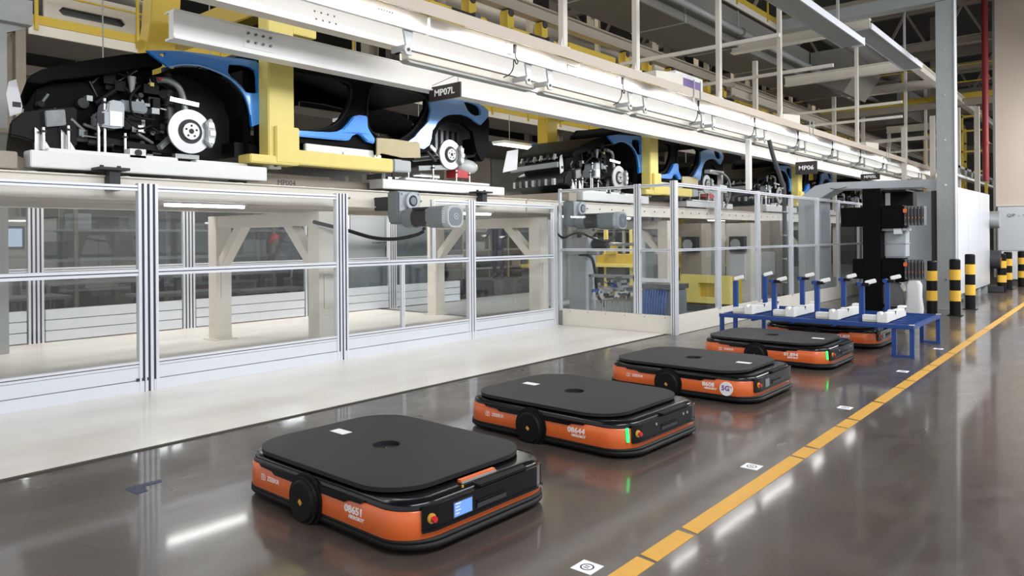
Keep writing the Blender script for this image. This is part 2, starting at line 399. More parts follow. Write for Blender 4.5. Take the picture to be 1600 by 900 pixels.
CY = 10.1
w = thing('cell_fence', 'glazed aluminium fence with cream kick panels around the robot cell, behind the second robot row', 'fence', (-5.34, CY, 0))
def crossbay(x0, x1):
    part_profile('top_rail', w, 'Y', CY, x0, x1, 2.28, 2.325, 1, vert=False)
    part_profile('mid_rail', w, 'Y', CY, x0, x1, .275+1.0, 1.315, 1, vert=False)
    pane(w, 'Y', CY, x0, x1, 1.315, 2.28); pane(w, 'Y', CY, x0, x1, .29, 1.275)
crossbay(-7.5, -6.04); crossbay(-5.93, -5.4)
# mid rail of the crossing is lower than that of the long side
part_profile('post', w, 'Y', CY, -7.53, -7.49, .25, 2.34, 1)
part_profile('post', w, 'Y', CY, -6.04, -5.93, .29, 2.34, 2)
part_profile('post', w, 'Y', CY, -5.39, -5.30, .0, 2.36, 2, t=.09)
bx('kick_panel', (-7.46, -5.36, CY-.02, CY+.02, .004, .285), 'cream', w, .003)
m = MB()
for i in range(6): m.cyl((-7.3+i*.36, CY-.02, .25), (-7.3+i*.36, CY-.026, .25), .008, 'darksteel', 8)
m.build('screws', w)
EX = -5.34
ey = [10.16, 11.63, 13.34, 15.08, 16.7, 18.22, 19.92, 21.37]
for i, (a, b) in enumerate(zip(ey, ey[1:])):
    zt = 2.30
    part_profile('top_rail', w, 'X', EX, a, b, zt-.02, zt+.03, 1, vert=False)
    part_profile('mid_rail', w, 'X', EX, a, b, 1.275, 1.315, 1, vert=False)
    pane(w, 'X', EX, a, b, 1.315, zt-.02); pane(w, 'X', EX, a, b, .30, 1.275)
    part_profile('post', w, 'X', EX, b-.06, b+.06, .28, 2.34, 2, t=.06)
    bx('kick_panel', (EX-.02, EX+.02, a+.004, b-.004, .004, .30), 'cream', w, .003)

# ---------------------------------------------------------------- inner fence on the far side of the line
IX = -12.3
w = thing('inner_fence', 'aluminium fence with glass panes behind the conveyor legs, seen through the front fence', 'fence', (IX, 5, 0))
iy = [-.6, 1.4, 3.62, 5.9, 8.3, 10.4, 12.6]
for a, b in zip(iy, iy[1:]):
    part_profile('mid_rail', w, 'X', IX, a, b, 1.05, 1.11, 1, vert=False)
    part_profile('top_rail', w, 'X', IX, a, b, 2.0, 2.06, 1, vert=False)
    if not (8 < a < 10): pane(w, 'X', IX, a, b, 1.11, 2.0, 'film')
    pane(w, 'X', IX, a, b, .5, 1.05, 'film')
    for z in (.02, .18, .34): bx('kick_panel', (IX-.03, IX+.03, a+.12, b-.12, z, z+.15), 'alupanel', w, .006)
    part_profile('post', w, 'X', IX, a-.10, a+.10, .0, 2.1, 3, t=.09)
w = thing('control_cabinet', 'tall grey sheet steel control cabinet with lever handle, seen left of the first drive motor', 'cabinet', (-12.9, 10.2, 0))
bx('plinth', (-13.45, -12.8, 9.05, 12.15, 0, 0.1), 'ink', w); bx('body', (-13.5, -12.75, 9.0, 12.2, 0.1, 2.6), 'sheet', w, .01)
for a, b in ((9.04, 10.55), (10.6, 12.16)): bx('door', (-12.75, -12.72, a, b, .14, 2.55), 'sheet', w, .006)
m = MB(); m.cyl((-12.72, 10.4, 1.42), (-12.66, 10.4, 1.42), .02, 'steel'); m.bar((-12.66, 10.15, 1.42), (-12.66, 10.55, 1.42), .03, .04, 'steel'); m.build('handle', w)
s = bx('notice', (-12.72, -12.71, 9.35, 9.62, 1.62, 2.1), 'paper', w)
m = MB()
for i in range(4): m.box(-12.709, -12.705, 9.42, 9.55, 1.70+i*.08, 1.745+i*.08, 'ink')
m.box(-12.709, -12.706, 9.36, 9.38, 1.63, 2.09, 'ink'); m.box(-12.709, -12.706, 9.59, 9.61, 1.63, 2.09, 'ink'); m.build('lettering', s)

# ================================================================ CONVEYOR
w = thing('conveyor_frame', 'cream steel conveyor frame on braced portal legs that carries the car bodies', 'conveyor', (-9.2, 8, 0))
m = MB()
for x in (-7.86, -10.45):
    m.box(x-.06, x+.06, -2, 9.52, 1.94, 2.14, 'cream'); m.box(x-.09, x+.09, -2, 9.52, 2.14, 2.155, 'cream'); m.box(x-.09, x+.09, -2, 9.52, 1.925, 1.94, 'cream')
    m.box(x-.06, x+.06, 9.56, 40, 1.94, 2.14, 'cream'); m.box(x-.09, x+.09, 9.56, 40, 2.14, 2.155, 'cream'); m.box(x-.09, x+.09, 9.56, 40, 1.925, 1.94, 'cream')
m.build('side_rail', w)
m = MB()
for y in [i*.42 for i in range(0, 60)]:
    m.cyl((-7.8, y, 2.04), (-7.785, y, 2.04), .014, 'darksteel', 6)
    m.cyl((-7.9, y+.2, 2.155), (-7.9, y+.2, 2.165), .05, 'white', 10)
o = m.build('bolts', w); o['kind'] = 'stuff'
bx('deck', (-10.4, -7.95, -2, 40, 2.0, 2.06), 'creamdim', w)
for y in (1.0, 5.55, 10.05, 14.6, 19.1, 23.6):
    for x, sx in ((-7.95, -1), (-10.55, 1)):
        g = MB(); g.box(x-.12, x+.12, y-.12, y+.12, 0.0, 1.86, 'cream'); g.box(x-.18, x+.18, y-.18, y+.18, 0, .02, 'cream')
        g.box(x+.12, x+.125, y-.05, y+.06, .62, 1.05, 'cream'); g.build('leg', w, .01)
        MB().bar((x+sx*.08, y, 1.12), (x+sx*.72, y, 1.74), .14, .16, 'cream', (0, 1, 0)).build('brace', w, .008)
    MB().box(-10.55, -7.95, y-.1, y+.1, 1.68, 1.86, 'cream').build('crossbar', w, .008)
# lamps slung under the deck
for i, y in enumerate((4.2, 8.7, 13.2, 18.0)):
    t = thing('tube_lamp', ['white tube lamp slung under the conveyor deck', 'white tube lamp under the deck of the conveyor behind the cabinet handle', 'tube lamp under the conveyor inside the robot cell', 'tube lamp under the far conveyor deck'][i], 'lamp', (-8.3, y, 1.9), 'lamps under the conveyor')
    bx('housing', (-8.36, -8.24, y-.5, y+.5, 1.92, 2.0), 'white', t); MB().cyl((-8.3, y-.48, 1.905), (-8.3, y+.48, 1.905), .018, 'tube', 8).build('tube', t)
    area('lamp_light', (-8.3, y, 1.88), .12, .95, 2.5, parent=t)

# skids (car carriers) under each car
def skid(y0, lab):
    w = thing('car_skid', lab, 'skid', (-9.1, y0, 2.17))
    def P(name, b, m='whiteplate', bev=.008): return bx(name, (b[0], b[1], b[2]+y0, b[3]+y0, b[4], b[5]), m, w, bev)
    P('side_plate', (-8.02, -7.82, -1.62, .82, 2.2, 2.36)); P('side_plate', (-10.4, -10.2, -1.62, .82, 2.2, 2.36))
    P('front_deck', (-10.2, -8.02, -1.3, .6, 2.26, 2.30), 'galv')
    P('rail', (-8.05, -7.9, -1.45, -.2, 2.36, 2.40), 'white'); P('rail', (-8.05, -7.9, .0, .62, 2.36, 2.395), 'white')
    P('cross_beam', (-10.4, -7.9, -1.95, -1.7, 2.18, 2.34), 'creamdim')
    P('side_plate', (-8.15, -7.85, 2.6, 5.15, 2.2, 2.33)); P('rail', (-8.12, -7.95, 3.1, 4.9, 2.35, 2.385), 'white')
    P('rear_deck', (-10.3, -8.15, 2.7, 5.2, 2.22, 2.27), 'galv')
    P('centre_beam', (-8.7, -8.25, .8, 2.7, 2.18, 2.3), 'creamdim')
    for y in (-.62, .98):
        g = MB(); g.box(-8.05, -7.9, y0+y-.08, y0+y+.08, 2.36, 2.46, 'white'); g.cyl((-7.9, y0+y, 2.42), (-7.885, y0+y, 2.42), .035, 'ink', 12); g.build('clamp_block', w)
    for y, h in ((-1.42, .26), (-1.2, .30), (-.92, .46), (-.86, .62), (-.66, .28), (1.12, .26), (3.3, .2), (3.8, .26), (4.3, .22), (4.6, .2)):
        g = MB(); g.cyl((-8.12, y0+y, 2.36), (-8.12, y0+y, 2.36+h), .016, 'steel', 10); g.cyl((-8.12, y0+y, 2.36), (-8.12, y0+y, 2.40), .032, 'darksteel', 10)
        g.cyl((-8.12, y0+y, 2.36+h-.05), (-8.12, y0+y, 2.36+h-.03), .03, 'ink', 10); g.build('support_pin', w)
    for y in (-1.45, -1.22):
        g = MB(); g.prism([(y0+y-.03, 2.36), (y0+y+.14, 2.36), (y0+y, 2.60), (y0+y-.03, 2.62)], 'X', -8.2, -8.17, 'steel'); g.build('bracket', w)
    g = MB()
    for i in range(26):
        yy = y0 + (random.uniform(-1.4, .7) if i < 13 else random.uniform(2.8, 4.9)); h = random.uniform(.02, .09)
        g.box(-8.4-random.random()*.5, -8.15, yy, yy+random.uniform(.03, .16), 2.36, 2.36+h, random.choice(['steel', 'darksteel', 'ink', 'galv']))
    g.build('small_fixtures', w)['kind'] = 'stuff'
    return w
W0 = 3.89
skid(W0, 'white plate skid under the nearest blue car body')
text('MP004', .09, 'ink', 'lettering', [o for o in bpy.data.objects if o.name == 'car_skid'][0], (-7.79, 4.95, 2.185), (0, 1, 0), (0, 0, 1))
skid(W0+8.96, 'white plate skid under the second blue car body')
skid(W0+17.92, 'white plate skid under the third car body')
skid(W0+26.88, 'white plate skid under the farthest car body')

# drive motors
def motor(dy, lab, cable):
    w = thing('drive_motor', lab, 'motor', (-7.5, 6.4+dy, 1.7))
    ya, yb, ym, zm = 6.28+dy, 6.68+dy, 6.46+dy, 1.775
    g = MB(); g.prism([(ya, 2.13), (yb, 2.13), (yb+.02, 1.98), (yb-.04, 1.9), (yb-.06, 1.68), (ya+.03, 1.70), (ya, 1.80)], 'X', -7.52, -7.30, 'motorgrey'); g.build('gearbox', w, .02)
    g = MB(); g.prism([(ya+.02, 2.115), (yb-.02, 2.115), (yb-.02, 1.93), (ya+.02, 1.86)], 'X', -7.302, -7.285, 'motorlight')
    for a_, b_ in ((.05, 2.09), (.34, 2.09), (.05, 1.93), (.35, 1.97)): g.cyl((-7.285, ya+a_, b_), (-7.277, ya+a_, b_), .012, 'darksteel', 6)
    g.build('gear_cover', w, .006)
    g = MB(); g.ring((-7.285, ya+.21, 2.0), (1, 0, 0), .075, .115, .05, 'motorlight', 28); g.cyl((-7.285, ya+.21, 2.0), (-7.245, ya+.21, 2.0), .075, 'ink', 24); g.cyl((-7.245, ya+.21, 2.0), (-7.225, ya+.21, 2.0), .05, 'motorgrey', 20); g.build('output_flange', w)
    g = MB(); g.cyl((-7.3, ym, zm), (-7.12, ym, zm), .135, 'motorgrey', 24)
    g.cyl((-7.12, ym, zm), (-6.80, ym, zm), .115, 'ink', 24)
    for k in range(10): g.bar((-7.12, ym-.09+.02*k, zm+.115-.0*k), (-6.80, ym-.09+.02*k, zm+.115), .006, .03, 'ink')
    g.box(-7.1, -6.82, ym-.13, ym-.10, zm-.09, zm+.07, 'ink')
    g.build('motor_body', w)
    def rr4(x, s): return [(x, ym+p[0], zm+p[1]) for p in rrect(s, s, s*.34, 6)]
    g = MB(); g.loft([rr4(-6.86, .25), rr4(-6.80, .275), rr4(-6.52, .285), rr4(-6.50, .28)], 'motorgrey'); g.build('fan_housing', w)
    g = MB(); g.loft([rr4(-6.52, .293), rr4(-6.44, .293), rr4(-6.42, .275)], 'motorlight'); f = g.build('fan_cover', w)
    g = MB(); g.loft([rr4(-6.421, .225), rr4(-6.415, .22)], 'motorgrey'); g.ring((-6.416, ym, zm), (1, 0, 0), .03, .042, .006, 'motorlight', 16); g.ring((-6.416, ym, zm), (1, 0, 0), .0, .016, .006, 'motorlight', 12); g.build('fan_grille', f)
    r = MB()
    for k in range(6): r.box(-6.51, -6.46, ym-.150, ym-.146, zm-.075+k*.026, zm-.064+k*.026, 'sheetwhite')
    r.build('cooling_slots', f)
    b = MB(); b.box(-7.80, -7.53, ya+.02, ya+.2, 1.88, 2.06, 'ink'); b.build('coupling', w)
    c = MB(); c.ring((-7.0, ym-.01, zm-.145), (0, 1, 0), .012, .022, .02, 'ink', 12); c.build('lifting_eye', w)
    tag(MB().tube(cable, .024 if dy == 0 else .018, 'rubber').build('power_cable'), 'black cable sagging below the ' + ('first' if dy == 0 else 'second') + ' drive motor', 'cable')
motor(0, 'grey geared drive motor poking out through the open fence bay', [(-7.75, 5.3, 1.72), (-7.7, 5.75, 1.62), (-7.66, 6.15, 1.52), (-7.62, 6.5, 1.5), (-7.6, 6.85, 1.55), (-7.6, 7.0, 1.6)])
motor(3.9, 'grey geared drive motor behind the glass of the robot cell', [(-7.5, 9.95, 1.6), (-7.45, 10.1, 1.5), (-7.4, 10.3, 1.56), (-7.35, 10.5, 1.58), (-7.3, 10.8, 1.48), (-7.25, 11.15, 1.42), (-7.3, 11.5, 1.5), (-7.3, 11.6, 1.66)])

# ================================================================ OVERHEAD TROUGH AND BEAMS ABOVE THE LINE
w = thing('lower_beam', 'long white box beam that runs in front of the car roofs', 'beam', (-7.0, 12, 3.6))
g = MB(); g.box(-7.07, -6.97, 3.22, 40, 3.455, 3.70, 'white'); g.box(-7.15, -6.95, 3.22, 40, 3.435, 3.455, 'white'); g.box(-7.15, -6.95, 3.22, 40, 3.70, 3.715, 'white'); g.build('beam_body', w)
g = MB(); g.box(-6.97, -6.962, 3.94, 4.29, 3.49, 3.69, 'white')
for i in range(4):
    for z in (3.555, 3.64): g.cyl((-6.962, 3.985+i*.085, z), (-6.94, 3.985+i*.085, z), .014, 'darksteel', 6)
g.build('splice_plate', w)
w = thing('cable_channel', 'grey-white cable channel with beige flange that runs over the lamps', 'channel', (-6, 15, 3.9))
y = 2.72
while y < 36:
    bx('channel_side', (-6.03, -5.98, y+.02, y+2.88, 3.78, 3.985), 'white', w, .004); y += 2.9
g = MB(); g.box(-5.765, -5.75, 3.6, 35, 3.905, 4.045, 'flangecream'); g.box(-6.03, -5.765, 3.6, 35, 4.03, 4.045, 'flangecream'); g.build('flange', w)
for y in (5.1, 8.45):
    g = MB(); g.box(-5.98, -5.972, y-.22, y+.02, 3.83, 3.92, 'galv')
    for i in range(6): g.cyl((-5.972, y-.2+i*.036, 3.90), (-5.965, y-.2+i*.036, 3.90), .008, 'ink', 6)
    g.build('vent_plate', w)
w = thing('lamp_beam', 'white and beige beam between the channel and the lower beam, with hinged covers', 'beam', (-6.4, 15, 3.7))
g = MB(); g.prism([(-6.46, 3.98), (-6.38, 3.98), (-6.29, 3.70), (-6.29, 3.68), (-6.46, 3.68)], 'Y', 3.0, 37, 'white'); g.box(-6.46, -6.285, 3.0, 37, 3.665, 3.678, 'cream'); g.build('upper_web', w)
g = MB(); g.prism([(-6.375, 3.87), (-6.355, 3.87), (-6.305, 3.71), (-6.325, 3.70)], 'Y', 4.31, 4.65, 'white')
for i in range(4):
    for z in (0, 1): g.cyl((-6.318-.028*z, 4.36+i*.08, 3.735+.085*z), (-6.298-.028*z, 4.36+i*.08, 3.74+.085*z), .011, 'darksteel', 6)
g.build('splice_plate', w)
y = 5.62
while y < 36:
    g = MB(); g.prism([(-6.46, 3.655), (-6.31, 3.655), (-6.33, 3.575), (-6.46, 3.575)], 'Y', y, y+2.36, 'cream'); g.prism([(y, 3.574), (y+.06, 3.545), (y+2.3, 3.545), (y+2.36, 3.574)], 'X', -6.5, -6.36, 'galv'); g.build('hinged_cover', w, .006)
    y += 2.53
bx('fill_strip', (-6.475, -6.462, 5.62, 35, 3.58, 3.65), 'panel_glow', w); area('fill_strip_light', (-6.48, 20.3, 3.615), .06, 29, 38, (1, .98, .95), w, (0, math.radians(80), 0))  # added fill strip, unseen behind the covers, brightens the lower beam
bx('fill_strip', (-6.045, -6.032, 2.8, 35, 3.82, 3.96), 'panel_glow', w); area('fill_strip_light', (-6.05, 19, 3.89), .12, 32, 3.5, (1, .97, .93), w, (0, math.radians(90), 0))  # added fill strip, unseen behind the channel, brightens the upper web
gy = [5.36]
k = 7.45
while k < 31: gy += [k, k+.46]; k += 2.55
for i, y in enumerate(gy):
    g = MB(); g.prism([(y-.07, 3.80), (y+.07, 3.80), (y+.035, 3.60), (y+.05, 3.52), (y-.03, 3.52), (y-.055, 3.57), (y-.03, 3.62)], 'X', -6.06, -6.035, 'galv')
    g.box(-6.31, -6.04, y-.01, y+.01, 3.575, 3.64, 'galv'); g.cyl((-6.035, y, 3.575), (-6.025, y, 3.575), .018, 'ink', 10)
    tag(g.build('lamp_bracket'), 'grey tapered bracket under the cable channel, %s from the left' % ORD[i], 'bracket', 'brackets under the cable channel')
for i in range(9):
    y = 7.08+2.56*i
    t = thing('lamp_cable', 'black plug lead hanging from the cable channel, %s from the left' % ORD[i], 'cable', (-5.95, y, 3.9), 'plug leads under the cable channel')
    g = MB(); g.cyl((-5.96, y, 3.95), (-5.96, y, 3.85), .024, 'ink', 10); g.build('plug', t)
    g = MB(); g.tube([(-5.95, y, 3.88), (-5.95, y, 3.80), (-5.95, y+.05, 3.75), (-5.95, y+.02, 3.71), (-5.95, y-.03, 3.76), (-5.97, y-.02, 3.66), (-6.0, y-.05, 3.58), (-6.05, y-.12, 3.53)], .008, 'rubber', 6); g.build('lead', t)
    bx('socket_box', (-5.98, -5.955, y-.14, y-.04, 3.82, 3.95), 'white', t)
# strip lamps under the lamp beam: these streak the floor
ly = [(1.9, .9), (4.5, .9), (7.0, .9), (9.2, .9), (11.4, .5), (13.5, .95), (15.65, .92), (18.3, .4), (21.0, .4), (25, .4), (29.1, .9), (33, .9)]
for y, hl in ly:
    t = thing('strip_lamp', 'slim white strip lamp under the lamp beam', 'lamp', (-5.83, y, 3.98), 'strip lamps under the lamp beam')
    bx('housing', (-5.89, -5.79, y-hl, y+hl, 3.99, 4.03), 'white', t); bx('shade_fin', (-5.895, -5.885, y-hl, y+hl, 3.955, 4.03), 'white', t); bx('diffuser', (-5.88, -5.80, y-hl+.02, y+hl-.02, 3.98, 3.99), 'tube', t)  # side fin added to shade the channel from the lamp
    area('lamp_light', (-5.84, y, 3.975), .07, hl*1.9, 6*hl, (0.97, 0.98, 1.0), parent=t)

# station signs
def sign(txt, y, x0, x1, z0, z1, lab, s):
    t = thing('station_sign', lab, 'sign', ((x0+x1)/2, y, z0))
    bx('board', (x0, x1, y-.012, y+.012, z0, z1), 'signblack', t)
    text(txt, s, 'textwhite', 'lettering', t, ((x0+x1)/2+.0, y-.015, (z0+z1)/2), (1, 0, 0), (0, 0, 1), bold=.0018, sx=1.12)
    g = MB(); zt = 3.50 if x0 < -6.5 else 3.54
    for xx in ((x0+.04, x1-.05)): g.tube([(xx, y, z1), (xx, y, z1+.10)], .003, 'darksteel', 5)
    g.bar((x1-.05, y, z1+.1), (-6.98 if x0 < -6.5 else -6.3, y, zt), .006, .006, 'darksteel'); g.build('hanging_wire', t)
sign('MP07L', 6.6, -7.02, -6.45, 3.29, 3.48, 'black station sign reading MP07L over the rear of the nearest car', .12)
sign('MP06', 16.5, -5.73, -5.26, 2.86, 3.14, 'black station sign reading MP06 above the corner of the grey portal', .13)
sign('MP05L', 20.9, -5.54, -5.07, 2.97, 3.13, 'black station sign reading MP05L above the black rack tower', .10)

for i, y in enumerate((2.95, 8.35)):
    t = thing('rail_clamp', ['black clamp on the conveyor rail in front of the nearest skid', 'black clamp on the conveyor rail right of the first drive motor'][i], 'clamp', (-7.72, y, 2.1))
    g = MB(); g.box(-7.79, -7.66, y-.05, y+.05, 2.0, 2.2, 'ink'); g.box(-7.84, -7.60, y-.16, y+.12, 2.2, 2.225, 'ink'); g.cyl((-7.72, y-.1, 2.225), (-7.72, y-.1, 2.25), .02, 'ink', 8); g.cyl((-7.72, y+.06, 2.225), (-7.72, y+.06, 2.25), .02, 'ink', 8); g.build('clamp_body', t)
# ================================================================ TRANSPORT ROBOTS
BX, BY = 1.54, 1.13
def offset_path(loop, d):
    n = len(loop); out = []
    for i in range(n):
        a = Vector(loop[i-1][:2]); b = Vector(loop[(i+1) % n][:2]); t = (b-a).normalized()
        out.append((loop[i][0]+t.y*d, loop[i][1]-t.x*d))
    return out
def wrap_strip(path, sel, d0, d1, z0, z1, m, z0b=None):
    """a curved plate following the outline 'path' where sel(point) holds"""
    idx = [i for i in range(len(path)) if sel(path[i])]
    # contiguous run
    start = next((k for k, i in enumerate(idx) if (i-1) % len(path) not in idx), 0)
    run = []; i = idx[start]
    while sel(path[i]) and len(run) < len(path): run.append(i); i = (i+1) % len(path)
    o0 = offset_path(path, d0); o1 = offset_path(path, d1); mb = MB()
    vs = []; K = len(run)
    for i in run: vs += [(*o0[i], z0), (*o1[i], z0), (*o1[i], z1), (*o0[i], z1)]
    f = []
    for k in range(K-1):
        a = 4*k; b = a+4
        f += [(a+1, b+1, b+2, a+2), (a+0, a+3, b+3, b+0), (a+2, b+2, b+3, a+3), (a, b, b+1, a+1)]
    f += [(0, 1, 2, 3), (4*K-4, 4*K-1, 4*K-2, 4*K-3)]
    mb.add(vs, f, m, False); return mb
def dense(loop, step=.03):
    out = []
    for i in range(len(loop)):
        a = Vector(loop[i][:2]); b = Vector(loop[(i+1) % len(loop)][:2]); L = (b-a).length; n = max(1, int(L/step))
        for k in range(n): p = a+(b-a)*k/n; out.append((p.x, p.y))
    return out
def make_robot(lab, num, x, y, label_x, kind):
    t = thing('transport_robot', lab, 'robot', (0, 0, 0), 'low orange and black transport robots in a line')
    outline = dense(rrect(BX, BY, .21, 10), .02)
    def ring(s, z, dx=0, sy=None): return [(p[0], p[1], z) for p in rrect(BX+s, BY+(s if sy is None else sy), .21+s/2, 10)]
    g = MB(); g.loft([ring(-.12, .014, sy=-.12), ring(.0, .02, sy=-.05), ring(.04, .034, sy=-.02), ring(.04, .048, sy=-.02), ring(.0, .058, sy=-.03)], 'rubber'); g.loft([ring(-.03, .052), ring(.018, .058, sy=-.02), ring(.018, .070, sy=-.02), ring(-.03, .076)], 'rubber')
    g.build('bumper', t)
    for sx in (-.45, .45):
        for sy in (-.3, .3): MB().cyl((sx, sy-.02, .035), (sx, sy+.02, .035), .035, 'rubber', 12).build('caster', t)
    g = MB(); g.loft([ring(-.03, .068), ring(-.02, .076), ring(-.03, .20), ring(-.04, .206)], 'orange'); g.build('shell', t)
    g = MB(); g.loft([ring(-.045, .195), ring(-.045, .228), ring(-.075, .244), ring(-.15, .25)], 'bgloss'); g.build('upper_shell', t)
    # black bezel across the front, orange strip stays below it
    pth = outline
    wrap_strip(pth, lambda p: p[0] > .735, -.012, .0, .112, .228, 'bgloss').build('front_bezel', t)
    g = wrap_strip(pth, lambda p: p[0] > .745, -.005, .010, .108, .120, 'bgloss').build('front_lip', t)
    for s in (-1, 1):
        g = MB(); yy = s*(BY/2-.014); y2 = s*(BY/2-.006)
        g.prism([(-.52, .216), (.44, .216), (.42, .200), (.32, .196), (.29, .180), (-.36, .180), (-.39, .196), (-.50, .2)], 'Y', s*(BY/2-.03), s*(BY/2-.005), 'bgloss'); g.build('side_cover', t)
        # wheel pod
        g = MB(); c = (-.05, s*(BY/2-.05), .112); g.cyl(c, (c[0], s*(BY/2+.018), c[2]), .125, 'bmatte', 32); g.cyl((c[0], s*(BY/2+.018), c[2]), (c[0], s*(BY/2+.03), c[2]), .112, 'bmatte', 32, r2=.10)
        g.ring((c[0], s*(BY/2-.02), c[2]), (0, s, 0), .125, .142, .02, 'bmatte', 32)
        k = g.build('wheel_pod', t)
        g = MB(); g.bar((-.062, s*(BY/2+.031), .118), (-.04, s*(BY/2+.031), .100), .004, .022, 'taperyellow'); g.build('sticker', k)
        # lettering
        xd = (1, 0, 0) if s < 0 else (-1, 0, 0)
        yf = s*(BY/2-.0125)
        bxm = -.41 if s < 0 else .35
        g = MB(); q = -.49 if s < 0 else .43
        for a, b, c0, c1 in ((-.02, .02, .125, .129), (-.02, .02, .155, .159), (-.02, -.016, .125, .159), (.016, .02, .125, .159), (-.003, .003, .133, .152)):
            g.box(q+a, q+b, yf-.001, yf+.001, c0, c1, 'textwhite')
        g.build('logo', t)
        text('ZEEKR', .034, 'textwhite', 'lettering', t, (-.385 if s < 0 else .33, yf, .142), xd, (0, 0, 1), bold=.0005, sx=1.25)
        nx = .355 if s < 0 else -.40
        text(num, .052, 'textwhite', 'lettering', t, (nx, yf, .150), xd, (0, 0, 1), bold=.0015, sx=1.15)
        text('HIKROBOT', .024, 'textwhite', 'lettering', t, (nx+.02, yf, .116), xd, (0, 0, 1), bold=.001, shear=.25)
    # lift plate with a round hole and a label pocket
    px = -.045
    outer = [(p[0]+px, p[1]) for p in rrect(1.36, 1.07, .26, 10)]
    hole = [(px-.02+.08*math.cos(-a*math.pi/12), .08*math.sin(-a*math.pi/12)) for a in range(24)]
    g = MB(); g.prism([outer, hole], 'Z', .262, .285, 'bplate'); g.build('lift_plate', t, .0)
    g = MB(); g.loft([[(p[0]+px, p[1], z) for p in rrect(1.16, .9, .22, 8)] for z in (.245, .263)], 'rubber'); g.cyl((px-.02, 0, .25), (px-.02, 0, .262), .075, 'ink', 20); g.cyl((px-.02, 0, .262), (px-.02, 0, .266), .006, 'steel', 8); g.build('lift_table', t)
    g = MB(); g.box(px+label_x-.085, px+label_x+.085, -.045, .045, .2845, .2858, 'ink'); o = g.build('label_pocket', t)
    g = MB(); g.prism([(px+label_x-.06, -.040), (px+label_x+.075, -.040), (px+label_x+.075, .034), (px+label_x-.065, .034)], 'Z', .2858, .2868, 'paper'); g.build('paper_label', o)
    X1 = BX/2
    def front(y): # x of the front face at y
        r = .21; yy = abs(y) - (BY/2-r)
        return X1 if yy <= 0 else X1-r+math.sqrt(max(0, r*r-yy*yy))
    # emergency stop
    e = MB(); f = front(-.40); e.cyl((f-.004, -.405, .170), (f+.006, -.405, .170), .024, 'taperyellow', 20); e.build('stop_ring', t)
    e = MB(); e.cyl((f+.004, -.405, .170), (f+.018, -.405, .170), .010, 'red', 14); e.cyl((f+.018, -.405, .170), (f+.03, -.405, .170), .016, 'red', 16, r2=.014); e.build('stop_button', t)
    # scanner slot and camera brow on the front
    g = MB(); g.box(X1-.002, X1+.006, -.10, .12, .135, .158, 'ink'); g.box(X1-.002, X1+.010, -.10, .12, .165, .172, 'bmatte'); g.build('scanner_slot', t)
    g = MB(); g.prism([(X1-.10, -.08), (X1+.004, -.08), (X1+.004, .30), (X1-.10, .34)], 'Z', .232, .246, 'bmatte'); g.build('camera_brow', t, .004)
    if kind == 'screen':
        g = MB(); g.box(X1-.002, X1+.003, -.27, -.13, .128, .208, 'ink'); p = g.build('display', t)
        g = MB(); g.box(X1+.003, X1+.005, -.262, -.138, .134, .202, 'screen')
        for i in range(4): g.box(X1+.005, X1+.006, -.254, -.218-.01*(i % 2), .194-i*.016, .199-i*.016, 'textwhite')
        g.build('screen', p)
        g = MB(); g.cyl((X1-.04, -.16, .245), (X1-.04, -.16, .256), .006, 'taperyellow', 8); g.build('status_light', t)
        g = MB(); g.bar((X1-.085, -.14, .262), (X1-.085, .12, .262), .022, .014, 'orange'); g.bar((X1-.068, -.14, .256), (X1-.068, .12, .256), .01, .01, 'galv'); g.build('orange_strip', t)
    elif kind == 'led':
        f = front(-.478); g = MB(); g.bar((f+.004, -.478, .122), (f-.004, -.478, .214), .016, .014, 'green'); g.build('light_bar', t)
        for yy in (.22, .28, -.17):
            g = MB(); g.cyl((X1, yy, .19), (X1+.004, yy, .19), .010, 'galv', 10); g.build('camera_lens', t)
    else:
        g = MB(); g.box(X1-.002, X1+.004, -.26, -.17, .13, .20, 'motorgrey'); g.build('display', t)
    t.location = (x, y, 0)
    return t
r = make_robot('flat orange and black robot nearest the camera, with blue display, number 08651', '08651', -3.31, 2.80, -.47, 'screen')
r.rotation_euler.z = math.radians(-0.6)
r = make_robot('flat orange and black robot with green light bar and number 08644, second from the camera', '08644', -3.32, 4.72, -.47, 'led')
r.rotation_euler.z = math.radians(-0.8)
r = make_robot('flat orange and black robot with a round white 5G sticker on its side', '8608', -3.32, 6.78, .50, 'plain')
g = MB(); _l = r.location; g.cyl((.53+_l.x, _l.y-BY/2+.014, .132), (.53+_l.x, _l.y-BY/2+.004, .132), .062, 'textwhite', 28); st = g.build('round_sticker', r)
k = text('5G', .062, 'purple', 'lettering', r, (0.525+r.location.x, r.location.y-BY/2+.003, .136), (1, 0, 0), (0, 0, 1), bold=.002)
k = text('UP', .02, 'red', 'lettering', r, (0.575+r.location.x, r.location.y-BY/2+.003, .152), (1, 0, 0), (0, 0, 1))
r = make_robot('flat orange and black robot numbered 01894, in front of the blue rack', '01.894', -3.33, 8.92, .52, 'led')
r = make_robot('flat orange and black robot parked underneath the blue rack', '01.809', -3.32, 10.86, .50, 'plain')

